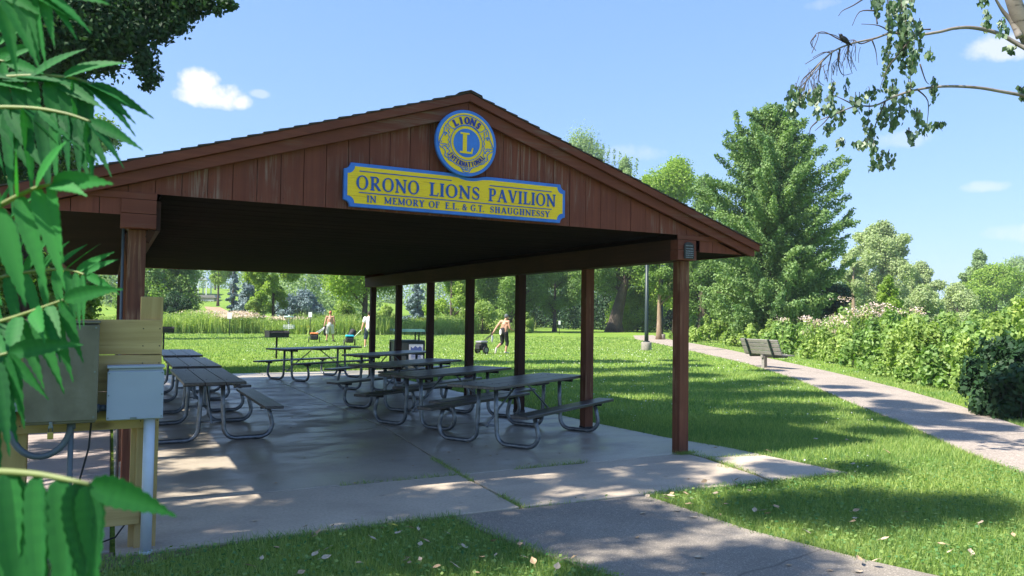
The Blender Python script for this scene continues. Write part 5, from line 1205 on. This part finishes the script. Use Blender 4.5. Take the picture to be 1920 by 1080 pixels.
# ================================================================== sumac in front of the camera
sh = thing('sumac_shrub', 'staghorn sumac with long drooping toothed leaflets filling the left edge', 'shrub', (-4.55, -6.2, -.03))
def frond(pts, L0, n, seedf, droop=.25, tip=True, spread=1.0, Wd=.2, up=tuple(-FW), tone=.5):
    """pts: rachis points (px, py, Z); pairs of lance shaped leaflets along it"""
    r_ = random.Random(seedf); P_ = [at(*p) for p in pts]; m_ = MB()
    # smooth path
    path = []
    for i in range(len(P_)-1):
        p0, p1, p2, p3 = P_[max(i-1, 0)], P_[i], P_[i+1], P_[min(i+2, len(P_)-1)]
        for k in range(6):
            t = k/6; path.append(.5*((2*p1)+(-p0+p2)*t+(2*p0-5*p1+4*p2-p3)*t*t+(-p0+3*p1-3*p2+p3)*t**3))
    path.append(P_[-1]); path = np.array(path); m = len(path)
    me_v = []; me_f = []; tones = []
    def leaflet(base, d, nrm, L, w, tn, bend):
        d = unit(d); nrm = unit(nrm-d*(nrm@d)); s = np.cross(d, nrm); K = 20; b = len(me_v); tw_ = r_.uniform(-.25, .25)
        for k in range(K+1):
            t = k/K; wd = w*(math.sin(math.pi*min(1, t*1.02)**.62)**.9)*(1-t*.25) if 0 < t < 1 else .0004
            tooth = (.10*w if k % 2 else -.02*w) if 0 < t < 1 else 0
            c = base+d*L*t+np.array([0, 0, -1])*bend*L*t*t; sv = s*math.cos(tw_*t)+nrm*math.sin(tw_*t)
            fold = nrm*wd*.22
            me_v.extend([c-sv*(wd+tooth)+fold, c-sv*wd*.5+fold*.45, c.copy(), c+sv*wd*.5+fold*.45, c+sv*(wd+tooth)+fold])
            if k:
                o = b+(k-1)*5
                for j in range(4): me_f.append((o+j, o+j+1, o+j+6, o+j+5)); tones.append(min(1, max(0, tn+(.12 if j in (1, 2) else 0)+(.05 if k % 2 else -.03)+r_.uniform(-.05, .05))))
    up = np.array(up, float)
    for k in range(n):
        f = .10+.86*k/(n-1) if n > 1 else .5; j = f*(m-1); i0 = min(m-2, int(j)); c = path[i0]*(1-(j-i0))+path[i0+1]*(j-i0)
        tg = unit(path[min(m-1, i0+2)]-path[max(0, i0-1)]); side = unit(np.cross(tg, up)); nr = -FW*.8+np.array([0, 0, .45])+rng.normal(0, .28, 3)
        L = L0*(.62+.5*math.sin(math.pi*min(1, .15+f*.75)))*r_.uniform(.9, 1.1)
        for s_ in (-1, 1):
            d = side*s_*spread*r_.uniform(.85, 1.1)+tg*r_.uniform(.30, .55)+np.array([0, 0, -1])*droop*r_.uniform(.7, 1.3)
            leaflet(c, d, nr+side*s_*.1, L, L*Wd*.5, tone+r_.uniform(-.2, .2), r_.uniform(.05, .35)*max(droop, .2))
    if tip: leaflet(path[-1], unit(path[-1]-path[-3]), -FW, L0*.95, L0*Wd*.5, tone, .15)
    me = bpy.data.meshes.new('frond'); me.from_pydata([tuple(v) for v in me_v], [], me_f); me.polygons.foreach_set('use_smooth', [True]*len(me_f))
    a = me.attributes.new('tone', 'FLOAT', 'FACE'); a.data.foreach_set('value', np.array(tones, np.float32)); me.materials.append(MATS['lf_sumac'])
    o = link('frond', me, sh, True)
    rm = MB(); rm.tube(path, [.0035*(1-.6*i/(m-1)) for i in range(m)], 8); rm.build('rachis', MATS['rachis'], o, world=True)
    return path[0]
MATS['rachis'] = plain('sumac stalk', (.16, .20, .06), .6, 0, .2, 20)
roots = []
roots.append(frond([(-130, 905, .62), (-40, 885, .60), (60, 888, .58), (130, 900, .57), (168, 908, .57)],   .068, 7, 1, droop=2.6, spread=.22, Wd=.35, tone=.45))
roots.append(frond([(-160, 650, .95), (-60, 618, .92), (10, 600, .90), (70, 580, .88), (120, 562, .87)], .088, 8, 2, droop=.9, spread=.8, Wd=0.216, tone=.45))
roots.append(frond([(-150, 470, .80), (-60, 420, .78), (10, 380, .76), (60, 355, .75), (98, 345, .74)], .086, 6, 3, droop=.75, spread=.85, Wd=0.240, tone=.8))
roots.append(frond([(-150, 170, 1.1), (-40, 150, 1.08), (50, 142, 1.06), (130, 145, 1.05), (172, 158, 1.05)], .095, 11, 4, droop=.9, spread=.8, Wd=0.200, tone=.25))
roots.append(frond([(-150, 235, 1.0), (-40, 205, 1.0), (50, 202, .98), (120, 212, .96), (170, 228, .95)], .085, 10, 5, droop=1.1, spread=.6, Wd=0.200, tone=.2))
roots.append(frond([(-120, -60, .8), (-30, -40, .8), (40, -30, .8), (80, -25, .8)], .075, 6, 7, droop=.8, spread=.5, Wd=0.224, tone=.75))
roots.append(frond([(-140, 560, 1.25), (-40, 530, 1.22), (50, 510, 1.2), (120, 505, 1.18), (160, 515, 1.16)], .085, 10, 8, droop=.5, spread=.9, Wd=0.176, tone=.6))
roots.append(frond([(-160, 740, .85), (-100, 715, .84), (-60, 690, .83), (-20, 672, .82), (15, 662, .82)], .085, 6, 9, droop=.9, spread=.7, Wd=0.240, tone=.4))
roots.append(frond([(-160, 440, 1.2), (-60, 425, 1.18), (0, 410, 1.16), (40, 405, 1.15)], .072, 6, 10, droop=.6, spread=.85, Wd=0.208, tone=.55))
roots.append(frond([(-160, 110, 1.15), (-80, 105, 1.15), (-35, 108, 1.15), (10, 115, 1.14)], .085, 6, 11, droop=.5, spread=.8, Wd=0.208, tone=.5))
b0_ = np.array([-4.55, -6.2, -.05]); stm = MB()
hub = np.array(at(-330, 620, 1.1)); hub2 = np.array(at(-320, 250, 1.1)); stm.tube([b0_, (b0_+hub)/2+np.array([-.05, 0, .1]), hub, hub2, hub2+np.array([0, 0, .3])], [.025, .02, .016, .012, .006], 10)
for r0_ in roots:
    h_ = hub if r0_[2] < hub[2]+.25 else hub2; stm.tube([h_, (h_+r0_)/2+np.array([0, 0, .03]), r0_], [.007, .005, .0035], 8)
stm.build('stem', MATS['twig'], sh, world=True)

# ================================================================== hedge, meadow, grass
def inside(P, poly):
    x, y = P[:, 0], P[:, 1]; c = np.zeros(len(P), bool); n = len(poly)
    for i in range(n):
        x0, y0 = poly[i]; x1, y1 = poly[(i+1) % n]
        if y0 == y1: continue
        k = ((y0 > y) != (y1 > y)) & (x < (x1-x0)*(y-y0)/(y1-y0)+x0); c ^= k
    return c
hb_pts = [(33.5, 36.5), (28.6, 26), (24.9, 19), (21.5, 13.8), (18.9, 10.2), (16.6, 7.4), (14.9, 5.0), (13.5, 3.0), (12.9, 1.3), (12.6, -.5)]
labs = ['yellow green bush at the far end of the hedge, nearest the end post', 'yellow green bush left of the bench', 'tall bush directly behind the bench backrest', 'bush just right of the bench end', 'leafy bush below the left end of the pink flowers', 'leafy bush below the pink flower plumes', 'bright leafy bush right of the pink flowers', 'widest bright leafy bush of the hedge by the path', 'bright bush behind the dark shaded shrub', 'bush at the right edge of the picture']
for i, (x, y) in enumerate(hb_pts):
    d = np.hypot(x-CAM[0], y-CAM[1]); r_ = random.Random(i+50); nx = np.array([.86, -.5]); hh = [2.0, 2.3, 2.4, 2.2, 2.1, 2.1, 2.25, 2.35, 2.1, 1.7][i]
    t = thing('hedge_bush', labs[i], 'bush', (x+nx[0]*1.1, y+nx[1]*1.1, -.03), 0, 'bushes of the hedge along the far path')
    segs = []
    ln_ = [7, 5.2, 4.2, 3.4, 2.8, 2.6, 2.2, 2.0, 1.8, 2.2][i]
    for k in range(64):
        a = r_.uniform(-1, 1)*ln_*.62; b = r_.uniform(.0, 3.4); z = r_.uniform(.05, 1)**.8*hh*math.sqrt(min(1, (.25+b)/1.5))*r_.uniform(.85, 1.06); rr = r_.uniform(.2, .42)
        px_, py_ = x+nx[0]*b+.5*a, y+nx[1]*b+.86*a
        segs.append((px_, py_, max(.1, z-.6), px_+r_.uniform(-.2, .2), py_, z-.15, rr*1.1, rr*.5))
    lf = .045+.0026*d; n = int(min(42000, 300*ln_*hh/(lf*lf)/12))
    P, T, B, tone = seg_leaves(segs, n, lf*[1.2, 1.1, 1.5, 1.2, 1.45, 1.15, 1.5, 1.2, 1.3, 1.4][i], .3, .25); k = P[:, 2] > 0
    cards('foliage', P[k], T[k], B[k], tone[k], MATS['lf_hedge2' if i in (2, 4, 6, 9) else 'lf_hedge'], t)
    st_ = MB()
    for s_ in segs[::3]: st_.tube([(s_[0]+nx[0]*.25, s_[1]+nx[1]*.25, -.05), (s_[3]+nx[0]*.1, s_[4]+nx[1]*.1, s_[5]-.2)], [.010, .004], 5, False)
    st_.build('stems', MATS['twig'], t, world=True)
# dark shrub at the right edge
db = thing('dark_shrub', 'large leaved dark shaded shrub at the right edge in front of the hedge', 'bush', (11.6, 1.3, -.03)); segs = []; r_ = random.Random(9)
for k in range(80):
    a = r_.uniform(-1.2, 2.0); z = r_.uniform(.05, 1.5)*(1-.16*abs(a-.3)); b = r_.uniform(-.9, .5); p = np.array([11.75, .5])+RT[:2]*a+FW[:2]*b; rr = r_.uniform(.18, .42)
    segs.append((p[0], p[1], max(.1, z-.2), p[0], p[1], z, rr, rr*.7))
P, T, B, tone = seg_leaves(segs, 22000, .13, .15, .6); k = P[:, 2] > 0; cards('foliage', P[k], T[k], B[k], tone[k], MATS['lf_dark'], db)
st_ = MB()
for s_ in segs[::2]: st_.tube([(s_[0], s_[1], -.05), (s_[3], s_[4], s_[5])], [.012, .005], 5, False)
st_.build('stems', MATS['twig'], db, world=True)
# pink plumes in the hedge
for i, (px, py, Z, w, h, lb) in enumerate(((1540, 606, 33, 1.5, .5, 'dusty pink flowering clump left of the pink plumes in the hedge'), (1655, 583, 28, 1.2, .55, 'tallest dusty pink flower plumes rising over the hedge'), (1597, 600, 30.5, 1.1, .4, 'lower pink flowering clump between two others in the hedge'))):
    c = at(px, py, Z); t = thing('flowering_weed', lb, 'flowers', (c[0], c[1], -.03), 0, 'pink flowering plants in the hedge'); n = 800
    hd = c+rng.normal(0, 1, (15, 3))*np.array([w*.5, w*.5, h*.4]); k = rng.integers(0, 15, n); P = hd[k]+rng.normal(0, 1, (n, 3))*np.array([.15, .15, .06])
    T, B = leafset(P, np.tile([0, 0, 1.], (n, 1)), .07, .8); cards('flower_heads', P, T, B, rng.uniform(0, 1, n), MATS['pink'], t)
    st_ = MB(); [st_.tube([(q[0], q[1], 0), tuple(q)], [.010, .005], 5, False) for q in hd]; st_.build('stems', MATS['twig'], t, world=True)
    n = 1400; P = hd[rng.integers(0, 15, n)]*np.array([1, 1, 0])+np.array([0, 0, 1])*rng.uniform(.3, c[2]-.1, n)[:, None]+rng.normal(0, .16, (n, 3)); T, B = leafset(P, rng.normal(0, 1, (n, 3)), .17, .35, .4); cards('foliage', P, T, B, rng.uniform(0, .8, n), MATS['lf_hedge'], t)

def blades(n, region, h, w, tone_lo, tone_hi, lean=.35, z=-.03, avoid=True):
    """region(n) -> xy candidates"""
    P = region(n); 
    if avoid:
        k = ~(inside(P, PATH1) | inside(P, PATH2))
        k &= ~((P[:, 0] > -5.65) & (P[:, 0] < 0.0) & (P[:, 1] > -1.47) & (P[:, 1] < 14.17))
        k &= ~inside(P, [(0, -1.44), (1.29, -1.52), (2.8, -1.58), (3.95, -1.62), (3.88, -.2), (3.86, .15), (3.64, 1.07), (3.52, 2.7), (3.42, 13.0), (5.92, 13.0), (5.92, 14.42), (0, 14.17)])
        P = P[k]
    n = len(P); a = rng.uniform(0, 2*np.pi, n); hh = h*rng.uniform(.55, 1.25, n); ww = w*rng.uniform(.7, 1.3, n)
    P3 = np.column_stack([P, np.full(n, z)]); ln = rng.normal(0, lean, (n, 2))
    T = np.column_stack([ln*hh[:, None], hh]); B = np.column_stack([np.cos(a), np.sin(a), np.zeros(n)])*ww[:, None]*.5
    return P3, T, B, a
def frustum(Z0, Z1, x0=-1000, x1=1000, power=1.0):
    def f(n):
        Z = np.sqrt(rng.uniform(Z0**2, Z1**2, n)); X = rng.uniform(x0, x1, n)/F*Z
        fw = unit(FW[:2]); rt = unit(RT[:2]); return CAM[:2]+fw*Z[:, None]+rt*X[:, None]
    return f
def patchtone(P, sc=1.0):
    return .5+.25*np.sin(P[:, 0]*1.7*sc+np.sin(P[:, 1]*1.3*sc)*2)*np.sin(P[:, 1]*2.1*sc+P[:, 0]*.6)
PS_, TS, BS, TN = [], [], [], []
for (n, Z0, Z1, h, w) in ((185000, 3.4, 7.5, .062, .0058), (180000, 7.5, 13, .066, .0092), (140000, 13, 24, .07, .017), (90000, 24, 45, .07, .035), (40000, 45, 62, .08, .07)):
    P, T, B, a = blades(n, frustum(Z0, Z1, -1080, 1500), h, w, 0, 1)
    tn = np.clip(patchtone(P, .8)*.6+rng.uniform(0, .55, len(P))-.05, 0, 1); yl = rng.uniform(0, 1, len(P)) < .03; tn[yl] = 1
    PS_.append(P); TS.append(T); BS.append(B); TN.append(tn)
tag(cards('grass', np.vstack(PS_), np.vstack(TS), np.vstack(BS), np.concatenate(TN), MATS['grass'], tri=True), kind='stuff')
# shaggy tufts on slab and path rims
def rim(n, lines, sd=.03):
    L = []
    for pts in lines:
        for a, b in zip(pts[:-1], pts[1:]): L.append((a, b, math.dist(a, b)))
    w = np.array([l[2] for l in L]); k = rng.choice(len(L), n, p=w/w.sum()); t_ = rng.uniform(0, 1, n)[:, None]
    A = np.array([l[0] for l in L])[k]; Bp = np.array([l[1] for l in L])[k]; return A*(1-t_)+Bp*t_+rng.normal(0, sd, (n, 2))
P = rim(9000, [[(-2.4, -1.44), (-.66, -1.45)], pl[:4], pr[:4], [(1.28, -1.51), (3.9, -1.62), (3.9, -.4)], [(3.9, -.4), (3.64, 1.07), (3.5, 2.7), (3.4, 12)]], .035)
P3, T, B, a = blades(len(P), lambda n: P, .065, .006, 0, 1, .5, avoid=False)
tag(cards('edge_tufts', P3, T, B, rng.uniform(0, .8, len(P)), MATS['grass'], tri=True), kind='stuff')
P = np.vstack([rim(160, [[(2.9, -.02), (2.99, .0)]], .03), rim(420, [[(3.06, -.02), (3.10, -.3), (2.9, -1.3)]], .02), rim(260, [[(2.95, -.02), (3.2, .0)]], .03), rim(180, [[(3.1, -.33), (3.85, -.46)]], .02), rim(520, [[(.10, .9), (.03, -.35)], [(0, -1.0), (0, -1.45)]], .016), rim(260, [[(.7, -.0), (1.6, -.0)]], .012), rim(200, [[(-1.2, 0), (.0, 0)]], .01), rim(110, [[(2.92, -.85), (2.96, -.8)]], .05)])
P3, T, B, a = blades(len(P), lambda n: P, .05, .006, 0, 1, .8, z=-.01, avoid=False)
tag(cards('joint_weeds', P3, T, B, rng.uniform(.2, .9, len(P)), MATS['grass'], tri=True), kind='stuff')
# broad low weeds and clover leaves in the near patches
def flat_leaves(n, region, s, z=.012):
    P = region(n); k = ~(inside(P, PATH1) | inside(P, PATH2)) & ~((P[:, 1] > -1.5) & (P[:, 0] < .0)) & ~inside(P, [(0, -1.44), (1.29, -1.52), (3.95, -1.64), (3.9, 0), (3.66, 1.07), (3.42, 14), (0, 14)])
    P = P[k]; n = len(P); P3 = np.column_stack([P, rng.uniform(-.01, .035, n)]); T, B = leafset(P3, np.tile([0, 0, 2.], (n, 1)), s, .85, .6); return P3, T, B
P, T, B = flat_leaves(26000, frustum(3.6, 9, -1060, 1060), .028)
tag(cards('clover_leaves', P, T, B, rng.uniform(.0, .6, len(P)), MATS['grass']), kind='stuff')
n = 4200; P = frustum(8, 40, -500, 700)(n); k = ~(inside(P, PATH2)) & ~((P[:, 0] < 3.9) & (P[:, 1] < 14.5)) & (np.sin(P[:, 0]*.9)*np.sin(P[:, 1]*.7+1) > -.35); P = P[k]; n = len(P)
P3 = np.column_stack([P, rng.uniform(.02, .05, n)]); T, B = leafset(P3, np.tile([0, 0, 1.], (n, 1)), .018, .9, 1); q = (1+np.linalg.norm(P-CAM[:2], axis=1)/34)[:, None]
tag(cards('clover_flowers', P3, T*q, B*q, rng.uniform(0, 1, n), MATS['clover']), kind='stuff')
# ---- meadow: one mass of tall stalks behind the mown lawn
edge_px = [-200, 100, 310, 480, 600, 700, 860, 990, 1002]; edge_py = [627, 626, 625, 625, 627, 627.5, 626, 622, 621]
def meadow_pts(n, depth):
    px = rng.uniform(-200, 1000, n); out = np.array([gp(a, b) for a, b in zip(px[:800], np.interp(px[:800], edge_px, edge_py))])
    i = rng.integers(0, 800, n); P = out[i][:, :2]+rng.normal(0, .12, (n, 2)); fw = unit(FW[:2]); return P+fw*(rng.uniform(0, 1, n)**1.4*depth)[:, None]
P = meadow_pts(30000, 16); P3, T, B, a = blades(len(P), lambda n: P, 1.15, .11, 0, 1, .16, avoid=False)
sc_ = (1+.22*np.sin(P[:, 0]*.55)+.12*np.sin(P[:, 0]*1.9+2)); T *= sc_[:, None]
c1_ = cards('meadow', P3, T, B, np.clip(.45+.3*np.sin(P[:, 0]*.5)+rng.uniform(-.35, .35, len(P)), 0, 1), MATS['meadow'], tri=True); tag(c1_, kind='stuff')
n = 120000; P = meadow_pts(n, 14); P3 = np.column_stack([P, rng.uniform(.05, 1.2, n)*(1+.22*np.sin(P[:, 0]*.55)+.18*np.sin(P[:, 0]*1.7+P[:, 1])+.1*np.sin(P[:, 0]*3.9))]); T, B = leafset(P3, rng.normal(0, 1, (n, 3)), .13, .45); tag(cards('meadow_leaves', P3, T, B, np.clip(rng.uniform(0, .7, n)+.3*np.sin(P[:, 0]*.8+np.sin(P[:, 1]))*np.sin(P[:, 0]*.23), 0, 1), MATS['lf_hedge']), kind='stuff')
def flowers(name, x0, x1, n, mat, hz, s, dep=(0, 5)):
    px = rng.uniform(x0, x1, 60); base = np.array([gp(a, np.interp(a, edge_px, edge_py)) for a in px]); i = rng.integers(0, 60, n); P = base[i]+rng.normal(0, .35, (n, 3))*np.array([1, 1, .22]); fw = unit(FW[:2]); dd = rng.uniform(*dep, 60)[i]
    P[:, :2] += fw*dd[:, None]; P[:, 2] += hz; T, B = leafset(P, np.tile([0, 0, 1.], (n, 1)), s, .8); return tag(cards(name, P, T, B, rng.uniform(0, 1, n), MATS[mat]), kind='stuff')
flowers('pink_meadow_flowers', 312, 420, 3000, 'pink', 1.5, .11, (3, 9)); flowers('pink_meadow_flowers', 395, 470, 1800, 'pink', 1.28, .10, (0, 3)); flowers('pink_meadow_flowers', 500, 560, 500, 'pink', 1.2, .09, (0, 2)); flowers('yellow_meadow_flowers', 778, 800, 260, 'yellowfl', 1.2, .10, (2, 6)); flowers('yellow_meadow_flowers', 570, 580, 40, 'yellowfl', .6, .09, (0, .3))
# yellow green shrubs standing in the meadow
for i, (px, Z, top, w, lb) in enumerate(((478, 64, 562, 60, 'yellow green bush in the meadow left of the thin trunked tree'), (640, 66, 573, 90, 'yellow green bush between the two white cart pullers'), (725, 70, 578, 60, 'bush in the meadow just right of the farthest post'), (905, 68, 574, 110, 'yellow green bush left of the person in black trousers'), (985, 72, 590, 40, 'last low bush at the right end of the meadow'))):
    tree('meadow_bush', lb, 'bush', px, Z, top, w, 9000, .17, 'lf_hedge', 'round', .0, 20, seed=60+i, shell=.55, group='bushes in the meadow')

# ================================================================== fallen leaves
def fallen(mat, seedf, L=.055):
    r_ = random.Random(seedf); m_ = MB(); n_ = 9; o = []
    out = [(-1, 0), (-.72, .30), (-.35, .52), (.05, .50), (.42, .34), (.72, .17), (1.0, 0), (.72, -.16), (.4, -.36), (0, -.5), (-.4, -.5), (-.75, -.28)]
    z = lambda x, y: (.25+.35*r_.random())*x*x*.5+.75*abs(y)**1.3*.7
    v = [(x*L*.5, y*L*.62, z(x, y)*L*.5) for x, y in out]; v.append((0, 0, 0)); f = [(i, (i+1) % 12, 12) for i in range(12)]
    m_.add(v, f, True); m_.tube([(-L*.5, 0, v[0][2]), (-L*.85, .004, v[0][2]*.6)], .0011, 5)
    me = bpy.data.meshes.new('fallen_leaf'); me.from_pydata(m_.v, [], m_.f); me.materials.append(MATS[mat]); return me
protos = [(fallen('dryleaf', 1), 'tan'), (fallen('dryleaf2', 2), 'pale'), (fallen('dryleaf', 3), 'tan'), (fallen('yleaf', 4), 'yellow')]
LAB = {('tan', 0): 'curled tan dry leaf lying on the near shaded lawn patch', ('pale', 0): 'curled pale dry leaf lying on the near shaded lawn patch', ('tan', 1): 'tan dry leaf lying on the lawn right of the near path', ('pale', 1): 'pale dry leaf lying on the lawn right of the near path',
       ('tan', 2): 'small tan leaf lying on the concrete in front of or under the pavilion', ('pale', 2): 'small pale leaf lying on the concrete in front of or under the pavilion', ('tan', 3): 'tan dry leaf lying on the near asphalt path', ('pale', 3): 'pale dry leaf lying on the near asphalt path'}
def drop(px, py, k, zone, s=1.0, z=None):
    me_, nm = protos[k]; zz = {0: .034, 1: .034, 2: .003, 3: -.005}[zone] if z is None else z; p = gp(px, py, zz)
    o = bpy.data.objects.new('fallen_leaf', me_); COL.objects.link(o); o.location = p; r_ = random.Random(int(px*7+py)); o.rotation_euler = (r_.uniform(-.5, .5) if zone < 2 else r_.uniform(-.12, .12), r_.uniform(-.5, .5) if zone < 2 else 0, r_.uniform(0, 6.28)); o.scale = (s*.98,)*3
    if nm == 'yellow': tag(o, 'bright yellow leaf lying on the near lawn patch among tan leaves' if zone == 0 else 'small yellow leaf lying on the long concrete joint', 'leaf', 'fallen leaves')
    else: tag(o, LAB[(nm, zone)], 'leaf', ('fallen ' + nm + ' leaves ' + ['on the near lawn patch', 'on the right lawn', 'on the concrete', 'on the near path'][zone]))
near = [(573, 987), (625, 985), (597, 997), (648, 993), (668, 975), (612, 1045), (565, 1073), (491, 1046), (372, 1074), (732, 972), (716, 990), (745, 1000), (772, 990), (784, 992), (800, 1015), (788, 1020), (768, 1055), (762, 1050), (765, 1046), (788, 1048), (820, 1063), (855, 1062), (895, 1074), (870, 1025), (905, 1045), (930, 1040), (925, 1015), (612, 1030), (590, 1005), (590, 1040), (465, 1060), (985, 1045), (1000, 1052), (1060, 1048), (1075, 1045), (1045, 1062), (975, 1020), (840, 1000), (518, 1027), (700, 1010), (672, 1055)]
for i, (x, y) in enumerate(near): drop(x, y, [0, 1, 2, 1][i % 4], 0, [1.1, .8, 1.3][i % 3])
drop(740, 985, 3, 0, 1.1)
right = [(1213, 931), (1260, 925), (1258, 930), (1285, 925), (1297, 935), (1320, 903), (1343, 925), (1362, 945), (1432, 957), (1440, 963), (1448, 948), (1455, 950), (1415, 957), (1405, 920), (1365, 917), (1600, 978), (1515, 998), (1610, 1048), (1640, 1052), (1730, 1058), (1840, 980), (1765, 1020), (1780, 1035), (1590, 857), (1600, 870), (1588, 825), (1530, 823), (1665, 848), (1242, 767), (1342, 840), (1445, 848), (1900, 1003), (1820, 1035), (1606, 957), (1602, 972), (1380, 900), (1660, 1010), (1700, 960), (1250, 935), (1290, 945)]
for i, (x, y) in enumerate(right): drop(x, y, [1, 0, 1, 2][i % 4], 1, [1.2, .9, 1.4][i % 3] if y > 880 else 1.5)
conc = [(775, 873), (993, 869), (652, 858), (571, 858), (518, 906), (478, 977), (736, 862), (897, 848), (912, 836), (933, 852), (788, 788), (780, 792), (770, 796), (806, 797), (876, 830), (884, 838), (1291, 898), (545, 802), (515, 795), (548, 782), (580, 778), (625, 775), (842, 848), (920, 855), (1050, 850), (860, 862), (1000, 836), (158, 838), (190, 842), (165, 884)]
for i, (x, y) in enumerate(conc): drop(x, y, [0, 2, 1][i % 3], 2, [.6, .8, 1.0][i % 3])
drop(665, 906, 3, 2, .7)
pth = [(1205, 963), (1195, 1008), (1300, 970), (1320, 1075), (1610, 1072), (1557, 1070), (1270, 958), (1350, 965), (1309, 1045), (1480, 1060)]
for i, (x, y) in enumerate(pth): drop(x, y, [1, 0][i % 2], 3, [1.2, .8][i % 2])
right2 = [(1375, 965), (1380, 968), (1390, 972), (1400, 975), (1372, 960)]

# ================================================================== thin summer haze over the whole place
hz_ = MB().box(-420, 420, -60, 420, -1.1, 32).build('haze', None); hz_.data.materials.clear()
HM = bpy.data.materials.new('summer air'); HM.use_nodes = True; HM.node_tree.nodes.clear()
pv_ = N(HM.node_tree, 'ShaderNodeVolumePrincipled', {'Color': (.86, .93, 1, 1), 'Density': .00045, 'Anisotropy': .2}); ho_ = N(HM.node_tree, 'ShaderNodeOutputMaterial')
HM.node_tree.links.new(pv_.outputs[0], ho_.inputs['Volume']); hz_.data.materials.append(HM); tag(hz_, kind='stuff')
S.cycles.volume_bounces = 0; S.cycles.volume_max_steps = 64
